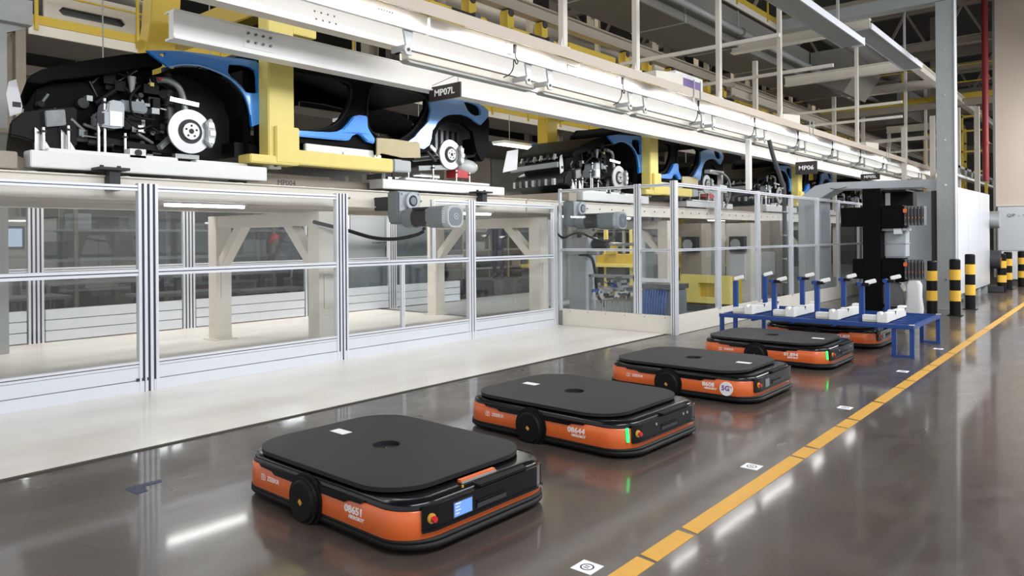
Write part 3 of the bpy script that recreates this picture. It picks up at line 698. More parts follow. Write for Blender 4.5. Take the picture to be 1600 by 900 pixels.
# ================================================================ BLUE RACK WITH PLASTIC SUPPORTS
RX0, RX1, RY0, RY1, RZ = -4.52, -2.03, 9.86, 11.5, .40
w = thing('steel_rack', 'low dark blue steel rack with eight uprights standing over a robot', 'rack', (-3.27, 10.7, 0))
for b in ((RX0, RX1, RY0, RY0+.05), (RX0, RX1, RY1-.05, RY1)): bx('long_rail', (*b, RZ-.05, RZ), 'rackblue', w, .004)
for x in (RX0, RX1-.05): bx('end_rail', (x, x+.05, RY0+.05, RY1-.05, RZ-.05, RZ), 'rackblue', w, .004)
for i in range(7): bx('slat', (RX0+.05, RX1-.05, RY0+.19+i*.2, RY0+.225+i*.2, RZ-.042, RZ-.008), 'rackblue', w)
for i in range(4): bx('cross_tube', (RX0+.45+i*.53, RX0+.49+i*.53, RY0+.05, RY1-.05, RZ-.08, RZ-.044), 'rackblue', w)
for x in (RX0+.0, RX1-.05):
    for y in (RY0+.02, RY1-.07):
        for dx in ((0, .2) if x < -3 else (0, -.2)):
            bx('leg', (x+dx, x+dx+.05, y, y+.05, .0, RZ-.05), 'rackblue', w, .003)
        a = min(x, x+(.2 if x < -3 else -.2)); bx('foot_bar', (a+.05, a+.2, y+.015, y+.035, .005, .03), 'rackblue', w)
for x in (RX0, RX1-.05): 
    for y in (RY0, RY1-.05): bx('corner_cap', (x-.003, x+.053, y-.003, y+.053, RZ, RZ+.008), 'plastictan', w)
ux = [(-4.38, -4.30), (-3.82, -3.74), (-3.24, -3.16), (-2.68, -2.59)]
for i, (xa, xb) in enumerate(ux):
    for j, (x, y) in enumerate(((xa, 10.12), (xb, 11.02))):
        p = bx('upright', (x-.03, x+.03, y-.03, y+.03, RZ-.008, .86 if j == 0 else .885), 'rackblue', w, .003)
        if i: 
            g = MB(); g.box(x-.06, x+.09, y-.04, y+.04, .85, .89, 'bmatte'); g.cyl((x-.02, y-.05, .87), (x-.02, y+.05, .87), .03, 'rackblue', 10); g.build('clamp', p)
        g = MB(); z = .885 if j == 0 else .905
        g.bar((x-.02+(.06 if i else 0), y, z), (x+.10+(.06 if i else 0), y+.04, z+.035), .09, .05, 'plastic'); g.build('support_pad', p, .008)
for i, x in enumerate((-4.18, -3.6, -3.03, -2.45)):
    labs = ['white plastic cradle at the left end of the blue rack', 'white plastic cradle on the blue rack, second from its left end', 'white plastic cradle on the blue rack, third from its left end', 'white plastic cradle nearest the right end of the blue rack']
    t = thing('plastic_cradle', labs[i], 'cradle', (x, 10.4, RZ), 'white plastic cradles lying on the blue rack')
    y0 = 9.98
    g = MB(); g.prism([(x-.02, RZ), (x+.10, RZ), (x+.10, RZ+.13), (x+.06, RZ+.13), (x+.04, RZ+.095), (x+.02, RZ+.13), (x-.02, RZ+.13)], 'Y', y0, y0+.14, 'plastic')
    g.box(x+.0, x+.09, y0+.14, y0+1.05, RZ, RZ+.11, 'plastic'); g.box(x+.0, x+.09, y0+.42, y0+.52, RZ+.11, RZ+.125, 'plastic'); g.box(x+.0, x+.09, y0+.95, y0+1.1, RZ+.11, RZ+.14, 'plastic'); g.build('long_block', t, .006)
    g = MB(); g.box(x-.20, x-.02, y0+.03, y0+.13, RZ+.02, RZ+.085, 'plastic'); g.box(x-.20, x-.02, y0+.03, y0+.10, RZ, RZ+.03, 'plastictan'); g.build('short_block', t, .004)
    for dy in (.47, 1.0):
        g = MB(); g.prism([(y0+dy-.03, RZ+.115), (y0+dy+.03, RZ+.115), (y0+dy, RZ+.065)], 'X', x+.09, x+.093, 'ink'); g.build('arrow_mark', t)
        g = MB(); g.prism([(x+.0, RZ+.118), (x+.05, RZ+.118), (x+.025, RZ+.07)], 'Y', y0-.003, y0, 'ink')

# ================================================================ FLOOR MARKERS
for i, (x, y) in enumerate(((-1.90, 2.74), (-1.90, 4.62), (-1.92, 6.71), (-1.94, 8.89), (-1.96, 10.93))):
    labs = ['square white floor marker with a ring, nearest the camera at the bottom edge', 'square white floor marker beside the second robot', 'square white floor marker beside the robot with the round sticker', 'small white floor marker beside the robot in front of the rack', 'small white floor marker at the right legs of the blue rack']
    t = thing('floor_marker', labs[i], 'marker', (x, y, 0), 'white floor markers along the yellow line')
    bx('plate', (x-.055, x+.055, y-.055, y+.055, 0, .002), 'paper', t)
    MB().ring((x, y, .002), (0, 0, 1), .026, .033, .0005, 'ink', 24).build('ring_mark', t)
    g = MB(); g.box(x-.014, x+.014, y-.012, y-.006, .002, .0025, 'ink'); g.box(x-.014, x+.010, y+.004, y+.010, .002, .0025, 'ink'); g.build('print', t)

# ================================================================ BOLLARDS
def bollard(x, y, h, r, lab, gp):
    t = thing('bollard', lab, 'bollard', (x, y, 0), gp)
    MB().box(x-.12, x+.12, y-.12, y+.12, 0, .012, 'rubber').build('base_plate', t, .003)
    MB().cyl((x, y, .01), (x, y, h), r, 'bmatte', 24).build('post', t)
    g = MB(); g.cyl((x, y, h), (x, y, h+.02), r, 'bmatte', 24, r2=r*.8); g.build('cap', t)
    for a, b in ((.265, .455), (.645, .83)):
        if h < .9: a -= .02; b -= .03
        MB().cyl((x, y, a*h), (x, y, b*h), r+.003, 'bandyellow', 24, caps=True).build('yellow_band', t)
for x, y, h, lab in ((-2.90, 15.6, .99, 'black and yellow striped bollard left of the grey steel column'), (-2.52, 15.6, 1.03, 'black and yellow striped bollard in front of the grey steel column'), (-2.50, 17.1, 1.09, 'black and yellow striped bollard in front of the white cabinet wall'),
                     (-2.60, 22.6, .98, 'black and yellow striped bollard nearest in the group before the beige wall'), (-2.61, 23.9, 1.0, 'black and yellow striped bollard behind another, before the beige wall'), (-2.42, 25.2, 1.0, 'black and yellow striped bollard at the right edge of the picture')):
    bollard(x, y, h, .09 if y < 20 else .10, lab, 'striped bollards along the yellow line')

# ================================================================ GREY PORTAL, COLUMN, WHITE CABINET WALL
w = thing('steel_portal', 'grey sheet steel portal with a chamfered corner behind the black rack tower', 'portal', (-4, 16, 0))
g = MB(); g.prism([(-5.92, 0), (-5.42, 0), (-5.42, 2.36), (-5.1, 2.54), (-3.35, 2.50), (-3.06, 2.36), (-3.06, 2.66), (-5.22, 2.70), (-5.55, 2.64), (-5.92, 2.36)], 'Y', 17.2, 17.9, 'sheet'); g.build('arch', w, .01)
g = MB(); g.tube([(-5.2, 17.19, 2.57), (-5.05, 17.16, 2.54), (-4.85, 17.19, 2.58)], .008, 'ink', 6); g.build('handle', w)
w = thing('cabinet_wall', 'large white and grey sheet metal enclosure right of the steel column', 'cabinet', (-3, 19, 0))
bx('front_panel', (-3.78, -3.06, 18.0, 18.1, .28, 2.45), 'sheet', w, .01); bx('front_plinth', (-3.74, -3.06, 18.02, 18.12, 0, .28), 'galv', w)
g = MB(); g.prism([(17.5, .22), (22.3, .22), (22.3, 2.53), (17.5, 2.50)], 'X', -2.95, -2.82, 'sheetwhite'); g.build('side_panel', w, .01)
bx('body', (-4.6, -2.96, 18.12, 22.28, .05, 2.45), 'sheet', w); 
for y in (18.2, 19.6, 20.9, 22.0): bx('foot', (-3.1, -2.86, y-.2, y+.2, 0, .22), 'galv', w)
for y in (19.1, 20.7): bx('seam', (-2.822, -2.818, y-.004, y+.004, .24, 2.5), 'sheet', w)
w = thing('steel_column', 'grey painted steel column rising from the floor beside the white enclosure', 'column', (-2.86, 16.9, 0))
g = MB(); g.box(-3.02, -2.70, 16.78, 16.80, 0, 6.2, 'galv'); g.box(-3.02, -2.70, 17.08, 17.10, 0, 6.2, 'galv'); g.box(-2.74, -2.70, 16.8, 17.08, 0, 6.2, 'galv'); g.box(-3.02, -2.98, 16.8, 17.08, 0, 6.2, 'galv'); g.build('shaft', w)
bx('edge_strip', (-2.70, -2.68, 16.76, 16.84, 0, 6.19), 'alu', w); bx('base_plate', (-3.1, -2.66, 16.7, 17.16, 0, .02), 'galv', w)
bx('cable_duct', (-3.14, -3.04, 16.9, 17.0, .02, 2.4), 'ink', w)
for z in (.6, 1.4, 2.5, 3.4, 4.3, 5.2): 
    g = MB(); g.cyl((-2.86, 16.78, z), (-2.86, 16.765, z), .02, 'steel', 8); g.build('bolt', w)
tag(bx('cross_channel', (-6.2, -2.70, 16.78, 17.10, 6.21, 6.46), 'galv'), 'grey steel channel running left from the top of the grey column', 'beam')
w = thing('machine_light', 'round dark horn lamp on the end of the white enclosure', 'lamp', (-2.78, 22.4, 2)); MB().cyl((-2.95, 22.5, 1.88), (-2.62, 22.5, 1.88), .22, 'galv', 20).build('body', w)
w = thing('machine_fan', 'round dark fan low on the end of the white enclosure', 'fan', (-2.78, 22.4, .8)); g = MB(); g.cyl((-2.95, 22.5, .85), (-2.60, 22.5, .85), .24, 'ink', 20); g.cyl((-2.60, 22.5, .85), (-2.59, 22.5, .85), .06, 'orange', 12); g.build('body', w)
tag(bx('floor_box', (-2.95, -2.55, 22.4, 22.8, .01, .16), 'ink'), 'flat black box on the floor at the far end of the white enclosure', 'box')

# ================================================================ BLACK RACK TOWER
w = thing('rack_tower', 'tall black rack column with two rows of charger slots in front of the portal', 'rack', (-3.5, 14.3, 0))
bx('column', (-3.74, -3.44, 14.2, 14.55, 0, 2.34), 'carblack', w, .004)
bx('top_arm', (-3.44, -3.06, 14.9, 15.2, 2.03, 2.3), 'bmatte', w); bx('top_plate', (-3.44, -3.05, 14.3, 15.0, 2.28, 2.31), 'bmatte', w)
for z0, z1, xl in ((1.66, 2.01, -4.12), (.71, 1.07, -3.92)):
    bx('left_arm', (xl, -3.74, 14.22, 14.5, z0, z1), 'carblack', w, .004); bx('right_arm', (-3.44, -3.07, 14.2, 14.6, z0-.04, z1+.02), 'carblack', w, .02)
    for i in range(6):
        x = -3.06+i*.048
        p = bx('charger_slot', (x, x+.036, 14.22+i*.03, 14.6, z0+.01, z1), 'darksteel', w, .004)
        g = MB(); g.box(x+.002, x+.034, 14.212+i*.03, 14.22+i*.03, z0+.05, z1-.05, 'ink'); g.box(x+.010, x+.026, 14.205+i*.03, 14.213+i*.03, z0+.13, z0+.155, 'orange'); g.box(x+.008, x+.012, 14.205+i*.03, 14.213+i*.03, z0+.04, z1-.04, 'galv'); g.build('slot_front', p)
    bx('orange_plug', (-3.07, -3.02, 14.16, 14.22, z1-.12, z1-.05), 'orange', w, .005)
bx('grey_housing', (-3.44, -3.1, 14.45, 14.8, 1.1, 1.58), 'motorlight', w, .02); bx('housing_band', (-3.44, -3.09, 14.44, 14.81, 1.34, 1.36), 'galv', w)
bx('shelf', (-3.44, -3.05, 14.3, 14.7, 1.58, 1.62), 'motorlight', w); bx('white_box', (-3.24, -3.12, 14.25, 14.35, 1.52, 1.66), 'sheetwhite', w)
g = MB(); g.prism([(-3.44, .25), (-3.08, .25), (-3.1, .5), (-3.2, .66), (-3.44, .64)], 'Y', 14.3, 14.7, 'darksteel'); g.build('lower_housing', w, .02)
bx('foot_box', (-3.44, -2.95, 14.3, 14.9, .0, .2), 'ink', w)
t = MB(); t.loft([[(-2.94+p[0]*s, 14.35+p[1]*s, z) for p in rrect(.26, .2, .06, 5)] for z, s in ((.02, .9), (.2, 1.1), (.42, .9), (.62, .95), (.70, .7))], 'tankclear')
tag(t.build('plastic_canister'), 'cloudy white plastic canister below the charger slots', 'canister')
# ================================================================ CAR BODIES
CX0, CX1 = -8.02, -9.95
def arc(cy, cz, ry, rz, a0, a1, n=16): return [(cy+ry*math.cos(math.radians(a0+(a1-a0)*i/n)), cz+rz*math.sin(math.radians(a0+(a1-a0)*i/n))) for i in range(n+1)]
def make_car(lab):
    t = thing('unfinished_car', lab, 'car', (-9.0, 3.89, 2.3), 'unfinished blue car bodies on the conveyor')
    # --- side frames (dark apertures, seals, pillars)
    frame = [(4.716,3.648),(4.82,3.853),(5.031,4.005),(5.398,4.048),(5.993,4.031),(6.649,3.977),(7.375,3.86),(7.973,3.768),(8.504,3.724),(8.822,3.612),(8.882,3.41),(8.86,2.884),(8.704,2.747),(8.584,2.882),(8.483,3.21),(8.25,3.316),(7.94,3.32),(7.762,3.221),(7.639,3.024),(7.519,2.811),(7.237,2.749),(6.637,2.735),(5.981,2.747),(5.2,2.724),(4.887,2.679),(4.775,2.576),(4.708,2.731)]
    ap1 = [(4.921,3.56),(5.117,3.593),(5.586,3.622),(5.968,3.617),(6.094,3.568),(6.103,3.431),(6.038,3.268),(5.922,3.099),(5.759,2.979),(5.531,2.913),(5.201,2.869),(4.915,2.83)]
    ap2 = [(6.509,3.659),(6.939,3.671),(7.309,3.651),(7.475,3.58),(7.473,3.456),(7.343,3.25),(7.178,3.071),(7.017,2.962),(6.896,2.913),(6.661,2.899),(6.48,2.97),(6.381,3.075),(6.372,3.338),(6.419,3.565)]
    for x0, x1 in ((CX0-.02, CX0-.09), (CX1+.02, CX1+.09)):
        MB().prism([frame, ap1, ap2], 'X', x0, x1, 'carblack').build('side_frame', t)
    # --- blue outer panels, near and far
    fender = [(3.406,3.53),(3.561,3.559),(3.785,3.595),(4.033,3.613),(4.285,3.623),(4.5,3.64),(4.682,3.646),(4.728,3.604),(4.738,3.313),(4.732,2.903),(4.617,2.852),(4.602,2.988),(4.578,3.099),(4.53,3.214),(4.457,3.301),(4.354,3.375),(4.252,3.418),(4.145,3.444),(4.047,3.463),(3.95,3.468),(3.784,3.446),(3.636,3.395),(3.574,3.43),(3.506,3.466)]
    fhole = [(4.332,3.542),(4.467,3.562),(4.606,3.556),(4.673,3.526),(4.689,3.475),(4.696,3.264),(4.62,3.25),(4.546,3.25),(4.49,3.313),(4.426,3.364),(4.354,3.405),(4.319,3.451)]
    fh2 = [(3.527,3.525),(3.602,3.539),(3.602,3.504),(3.568,3.491)]
    sill = [(5.201,2.869),(5.483,2.883),(5.708,2.898),(5.819,2.918),(5.911,2.962),(5.994,3.039),(6.09,3.154),(6.197,3.184),(6.327,3.183),(6.336,3.026),(6.402,2.945),(6.457,2.888),(6.445,2.816),(6.323,2.831),(6.226,2.9),(6.162,2.929),(6.056,2.883),(6.034,2.829),(5.961,2.814),(5.707,2.806),(5.201,2.797),(4.802,2.764),(4.751,2.813),(4.769,2.884),(4.828,2.837)]
    quarter = [(7.513,3.557),(7.685,3.605),(7.902,3.65),(8.119,3.69),(8.444,3.675),(8.707,3.644),(8.821,3.581),(8.82,3.487),(8.634,3.325),(8.53,3.359),(8.441,3.4),(8.368,3.421),(8.28,3.431),(8.18,3.439),(7.997,3.416),(7.9,3.394),(7.804,3.353),(7.682,3.261),(7.628,3.187),(7.568,3.123),(7.547,3.005),(7.506,2.899),(7.39,2.828),(7.275,2.837),(7.264,2.921),(7.09,2.913),(7.214,2.991),(7.309,3.09),(7.406,3.172),(7.484,3.257),(7.511,3.337),(7.538,3.417)]
    qhole = [(8.247,3.638),(8.341,3.651),(8.444,3.644),(8.548,3.628),(8.607,3.594),(8.637,3.536),(8.621,3.483),(8.501,3.458),(8.412,3.477),(8.34,3.519)]
    for k, (x0, x1) in enumerate(((CX0+.03, CX0-.02), (CX1-.03, CX1+.02))):
        MB().prism([fender, fhole, fh2], 'X', x0, x1, 'blue').build('front_fender', t, .016)
        MB().prism([sill], 'X', x0+(.03 if k == 0 else -.03), x1, 'blue').build('sill', t, .014)
        MB().prism([quarter, qhole], 'X', x0, x1, 'bluelit').build('rear_quarter', t, .014)
    # rolled wheel-arch lip, door seals
    lip = [(3.636,3.395),(3.784,3.446),(3.95,3.468),(4.047,3.463),(4.145,3.444),(4.252,3.418),(4.354,3.375),(4.457,3.301),(4.53,3.214),(4.578,3.099),(4.602,2.988)]
    g = MB(); g.tube([(CX0+.03, p[0], p[1]) for p in lip], .014, 'bluelit', 6); g.build('arch_lip', t)
    for a in (ap1, ap2):
        g = MB(); g.tube([(CX0-.01, p[0], p[1]) for p in a+[a[0]]], .016, 'rubber', 6); g.build('door_seal', t)
    # --- roof, floor, firewall, rear bulkhead
    rl = [(4.819,3.838),(5.031,3.99),(5.398,4.032),(5.993,4.014),(6.649,3.959),(7.374,3.841),(7.972,3.749)]
    rb = [(p[0], p[1]-.05) for p in rl]
    MB().prism([rl+rb[::-1]], 'X', CX0-.1, CX1+.1, 'carblack').build('roof', t)  # black for the unlit interior, shade put into the colour, not roof paint
    fl = [(4.674,2.651),(5.201,2.789),(6.193,2.819),(7.114,2.888)]
    y0, y1 = fl[0][0], fl[-1][0]; z0 = fl[1][1]
    bx('floor_pan', (CX1+.1, CX0-.1, y0, y1+.2, z0-.12, z0-.02), 'carblack', t)
    g = MB(); g.box(CX1+.1, CX0-.1, y0-.1, y0, z0-.1, z0+.75, 'carblack'); g.box(CX1+.15, CX0-.2, y0, y0+.35, z0+.42, z0+.62, 'carblack'); g.build('dashboard', t)
    MB().prism([[(y1-.25, z0), (y1+.25, z0), (y1+.2, z0+.2), (y1-.1, z0+.2)]], 'X', CX1+.2, CX0-.25, 'carblack').build('rear_bulkhead', t)
    g = MB(); g.box(CX0-.06, CX0+.0, y0+.7, y0+1.8, z0-.17, z0-.06, 'whiteplate'); g.build('sill_protector', t, .01)
    g = MB()
    for i in range(7): g.box(CX0-.05, CX0+.02, y1-1.5+i*.17, y1-1.38+i*.17, z0-.24+.03*(i % 2), z0-.18+.03*(i % 3), 'steel')
    g.box(CX1+.2, CX0-.12, y0-.2, y1-.1, z0-.30, z0-.12, 'bmatte'); g.build('battery_tray', t)
    # paper and cloth covers
    cover = [(6.468,2.898),(6.778,2.911),(7.263,2.902),(7.274,2.687),(6.929,2.66),(6.705,2.678),(6.545,2.692),(6.465,2.632)]
    MB().prism([cover], 'X', CX0+.08, CX0+.05, 'cardboard').build('sill_cover', t, .004)
    # --- hood and front end
    hood = [(2.324,3.049),(2.367,3.117),(2.46,3.188),(2.615,3.253),(2.788,3.322),(2.968,3.387),(3.217,3.473),(3.48,3.544),(3.63,3.537),(3.629,3.412),(3.479,3.399),(3.152,3.275),(2.787,3.162),(2.558,3.099),(2.448,3.044)]
    fade = lambda x, y: max(0, min(1, (3.4-y)/1.2))
    sk = lambda x, y: (CX0-.1-x)*.25*fade(x, y)
    g = MB(); g.prism([hood], 'X', CX0-.1, CX1+.1, 'carblack', sk); smooth(g.build('hood', t, .012))
    g = MB(); g.bar((-8.24, 2.06, 2.88), (-9.7, 2.42, 2.88), .05, .10, 'motorgrey'); g.bar((-8.3, 2.12, 3.02), (-9.7, 2.46, 3.02), .03, .04, 'darksteel'); g.build('front_crossbar', t, .008)
    g = MB()
    for i in range(7): g.box(-8.35-.2*i, -8.29-.2*i, 2.0+.05*i, 2.06+.05*i, 2.5, 2.62, ('galv', 'steel', 'darksteel')[i % 3]); g.cyl((-8.32-.2*i, 2.04+.05*i, 2.98), (-8.32-.2*i, 2.08+.05*i, 3.08), .03, ('galv', 'ink', 'steel')[i % 3], 8)
    g.build('front_fittings', t)['kind'] = 'stuff'
    strut = [(2.426,3.028),(2.586,3.103),(2.906,3.181),(3.63,3.523),(3.626,3.007),(3.594,2.474),(3.438,2.433),(3.21,2.441),(2.901,2.441),(2.795,2.54),(2.772,2.698),(2.473,2.713),(2.403,2.84)]
    g = MB(); g.prism([strut], 'X', CX0-.35, CX1+.35, 'carblack', sk); smooth(g.build('engine_bay', t, .01))
    nose = [(2.18,2.521),(2.191,2.654),(2.296,2.758),(2.501,2.816),(2.785,2.873),(2.788,2.469),(2.712,2.424),(2.609,2.39),(2.444,2.462),(2.284,2.508)]
    g = MB(); g.prism([nose], 'X', CX0-.18, CX1+.18, 'bmatte', sk); smooth(g.build('bumper_beam', t, .02))
    grl = [(2.49,2.789),(2.669,2.825),(2.68,2.668),(2.5,2.629)]
    MB().prism([grl], 'X', CX0-.12, CX0-.2, 'darksteel').build('air_duct', t, .008)
    pap = [(2.235,3.059),(2.298,3.093),(2.349,2.832),(2.338,2.77),(2.243,2.721),(2.213,2.934)]
    g = MB(); g.prism([pap], 'X', CX0-.3, CX0-.295, 'paper'); o = g.build('paper_sheet', t)
    g = MB(); g.box(CX0-.295, CX0-.29, pap[0][0]+.03, pap[0][0]+.10, pap[3][1]+.05, pap[3][1]+.1, 'ink'); g.build('print', o)
    box = [(2.964,2.825),(3.025,2.846),(3.038,2.94),(3.087,2.966),(3.188,2.96),(3.2,2.895),(3.192,2.687),(3.085,2.669),(2.963,2.681)]
    g = MB(); g.prism([box], 'X', CX0-.02, CX0-.3, 'motorlight'); o = g.build('charger_housing', t, .02)
    c = [(3.012,2.765),(3.118,2.805)]
    g = MB(); g.box(CX0-.02, CX0-.005, c[0][0]-.09, c[0][0]-.02, c[0][1]-.06, c[0][1]+.05, 'ink'); g.box(CX0-.02, CX0-.01, c[1][0]-.07, c[1][0]+.05, c[1][1]-.11, c[1][1]+.04, 'alu'); g.build('housing_cover', o)
    rail = [(3.188,2.994),(3.422,2.993),(3.475,2.931),(3.448,2.873),(3.2,2.882)]
    MB().prism([rail], 'X', CX0-.1, CX0-.25, 'motorgrey').build('chassis_rail', t, .012)
    # --- front wheel end
    hub = [(3.893,2.722),(3.867,3.111),(3.832,3.234)]
    hy, hz = hub[0]
    # arch liner: a curved dark shell behind the wheel
    la = [(3.594,2.446),(3.576,2.792),(3.599,3.073),(3.643,3.372),(3.784,3.425),(3.95,3.446),(4.145,3.414),(4.338,3.342),(4.497,3.201),(4.577,2.985),(4.59,2.544)]
    g = MB(); g.prism([la], 'X', CX0-.42, CX0-.46, 'bmatte')
    for a, b in zip(la[3:], la[4:]):
        g.add([(CX0-.0, *a), (CX0-.0, *b), (CX0-.44, b[0], b[1]-.02), (CX0-.44, a[0], a[1]-.02)], [(0, 1, 2, 3)], 'bmatte')
    g.build('arch_liner', t)
    def wheel_end(hy, hz, R, xface):
        g = MB(); g.ring((xface-.03, hy, hz), (1, 0, 0), R*.50, R, .03, 'disc', 48); g.cyl((xface-.05, hy, hz), (xface+.003, hy, hz), R*.56, 'ink', 32)
        g.cyl((xface-.03, hy, hz), (xface+.03, hy, hz), R*.38, 'disc', 32); g.cyl((xface+.03, hy, hz), (xface+.032, hy, hz), R*.12, 'ink', 16)
        for k in range(5):
            a = k*2*math.pi/5+.3; g.cyl((xface+.03, hy+R*.25*math.cos(a), hz+R*.25*math.sin(a)), (xface+.036, hy+R*.25*math.cos(a), hz+R*.25*math.sin(a)), .012, 'ink', 8)
        g.build('brake_disc', t)
        pts = [(hy+R*rr*math.cos(a), hz+R*rr*math.sin(a)) for rr, aa in ((1.16, (-38, -20, 0, 20, 38)), (.72, (34, 15, -15, -34))) for a in [math.radians(q) for q in aa]]
        g = MB(); g.prism([pts], 'X', xface-.10, xface+.05, 'galv'); o = g.build('brake_caliper', t, .012)
        g = MB()
        for a in (-22, 0, 22):
            a = math.radians(a); g.box(xface+.05, xface+.062, hy+R*.95*math.cos(a)-.03, hy+R*.95*math.cos(a)+.03, hz+R*.95*math.sin(a)-.028, hz+R*.95*math.sin(a)+.028, 'alu')
        g.build('caliper_ribs', o)
    wheel_end(hy, hz, .245, CX0-.02)
    g = MB(); g.cyl((CX0-.7, hy, hz), (CX0-.06, hy, hz), .05, 'darksteel', 12)
    g.tube([(CX0-.16, hy+.02, hz+.2), (CX0-.17, hub[1][0]+.02, hub[1][1]), (CX0-.14, hub[2][0]-.02, hub[2][1]+.0), (CX0-.2, hub[2][0]-.12, hub[2][1]+.06), (CX0-.3, hub[2][0]-.25, hub[2][1]+.04)], .035, 'galv', 10)
    g.bar((CX0-.16, hub[1][0]-.14, hub[1][1]-.03), (CX0-.1, hub[1][0]+.16, hub[1][1]-.07), .06, .05, 'steel')
    g.cyl((CX0-.3, hy-.1, hz+.1), (CX0-.42, hy-.08, hz+.75), .055, 'darksteel', 14)
    g.ring((CX0-.34, hy-.1, hz+.3), (0, 0, 1), .05, .075, .02, 'ink', 16); g.ring((CX0-.36, hy-.1, hz+.37), (0, 0, 1), .05, .075, .02, 'ink', 16); g.ring((CX0-.38, hy-.09, hz+.44), (0, 0, 1), .05, .075, .02, 'ink', 16)
    g.build('suspension_strut', t)
    g = MB(); g.bar((CX0-.12, hy-.3, hz-.2), (CX0-.2, hy-.12, hz-.05), .05, .05, 'galv'); g.bar((CX0-.15, hy-.9, hz-.17), (CX0-.2, hy-.1, hz-.22), .06, .06, 'bmatte'); g.bar((CX0-.1, hy-.15, hz-.28), (CX0-.1, hy+.12, hz-.28), .08, .05, 'galv'); g.build('control_arm', t)
    # busy dark machinery of the engine bay
    rr = random.Random(3)
    g = MB()
    for i in range(90):
        y = hy-rr.uniform(.12, 1.45); z = hz+rr.uniform(-.22, .62)
        if y < hy-1.1 and z > hz+.2: continue
        x = CX0-.36+rr.uniform(.0, .16); m = rr.choice(['ink', 'ink', 'bmatte', 'bmatte', 'bmatte', 'ink', 'darksteel', 'bmatte', 'galv', 'motorgrey', 'steel'])
        s = rr.uniform(.015, .075)
        if m in ('steel', 'galv', 'motorgrey'): s *= .5
        k = rr.random()
        if k < .4: g.box(x-.1, x+s, y-s, y+s*rr.uniform(.4, 1.6), z-s, z+s*rr.uniform(.4, 1.3), m)
        elif k < .8:
            q = (x+rr.uniform(0, .06), y+rr.uniform(-.25, .25), z+rr.uniform(-.16, .16)); g.cyl((x, y, z), q, s*.5, m, 8)
        else: g.cyl((x-.05, y, z), (x+.04, y, z), s*.8, m, 12)
    g.tube([(CX0-.1, hy-.75, hz+.25), (CX0-.06, hy-.7, hz+.1), (CX0-.05, hy-.55, hz-.02), (CX0-.08, hy-.4, hz+.03)], .012, 'rubber', 6)
    g.tube([(CX0-.12, hy-.5, hz+.45), (CX0-.06, hy-.62, hz+.3), (CX0-.08, hy-.58, hz+.12), (CX0-.12, hy-.35, hz+.1)], .014, 'rubber', 6)
    g.cyl((CX0-.2, hy-.55, hz+.55), (CX0-.2, hy-.55, hz+.38), .045, 'galv', 12, r2=.02); g.box(CX0-.2, CX0-.14, hy-.38, hy-.34, hz+.47, hz+.51, 'paleyellow'); g.cyl((CX0-.15, hy-.28, hz+.56), (CX0-.13, hy-.28, hz+.56), .02, 'red', 8)
    g.build('engine_components', t)
    # --- rear end
    rh = [(8.018,2.804)]
    ry, rz = rh[0]
    wheel_end(ry, rz, .23, CX0-.05)
    ln = [(7.625,2.917),(7.639,3.053),(7.708,3.196),(7.816,3.286),(8.01,3.348),(8.237,3.365),(8.411,3.335),(8.529,3.267),(8.587,3.15),(8.584,2.882),(8.538,2.806)]
    g = MB(); g.prism([ln], 'X', CX0-.34, CX0-.38, 'darksteel')
    for a, b in zip(ln, ln[1:]): g.add([(CX0-.03, *a), (CX0-.03, *b), (CX0-.36, *b), (CX0-.36, *a)], [(0, 1, 2, 3)], 'darksteel')
    for i in range(6): g.box(CX0-.34, CX0-.325, ry-.22+i*.12, ry-.18+i*.12, rz+.05, rz+.42, 'bmatte')
    g.build('rear_arch_liner', t)
    rb_ = [(8.619,3.318),(8.836,3.488),(8.896,3.307),(8.876,2.886),(8.765,2.752),(8.643,2.763),(8.554,2.859),(8.587,3.119)]
    g = MB(); g.prism([rb_], 'X', CX0-.05, CX1+.05, 'carblack'); g.build('rear_bumper_frame', t, .015)
    g = MB(); g.bar((CX0-.2, ry-.55, rz-.24), (CX0-.1, ry-.05, rz-.2), .07, .07, 'galv'); g.bar((CX0-.2, ry-.4, rz+.2), (CX0-.12, ry-.12, rz-.05), .04, .04, 'steel'); g.bar((CX0-.2, ry-.5, rz+.15), (CX0-.12, ry-.25, rz-.12), .05, .03, 'ink'); g.cyl((CX0-.9, ry, rz), (CX0-.05, ry, rz), .05, 'darksteel', 10)
    g.bar((CX0-.3, ry+.1, rz+.03), (CX0-.3, ry+.75, rz+.0), .1, .12, 'galv'); g.build('rear_axle', t)
    tk = MB(); tk.ball((CX0-.2, ry+.48, rz-.15), .2, 'tankclear', (.8, 1.25, .62)); tk.build('silencer', t)
    tk = MB(); tk.box(CX0-.3, CX0-.1, ry+.15, ry+.5, rz-.34, rz-.22, 'red'); tk.build('red_support', t)
    return t
def children_all(o):
    out = []
    for c in o.children: out.append(c); out += children_all(c)
    return out
car = make_car('nearest unfinished blue car body without doors or wheels, black hood, MP07L sign over its tail')
for dy, lab in ((8.96, 'second blue car body in line, behind the robot cell glass'), (17.92, 'third car body in line, mostly hidden, before the grey portal'), (26.88, 'farthest car body in line, a sliver behind the grey portal')):
    c = copy_tree(car); c.location.y += dy; c['label'] = lab
tag(MB().prism([(9.51,2.995),(9.804,3.054),(9.765,2.698),(9.388,2.619)], 'X', -8.2, -8.19, 'paper').build('paper_sheet'), 'white sheet of paper hanging from the nose of the second car body', 'paper')

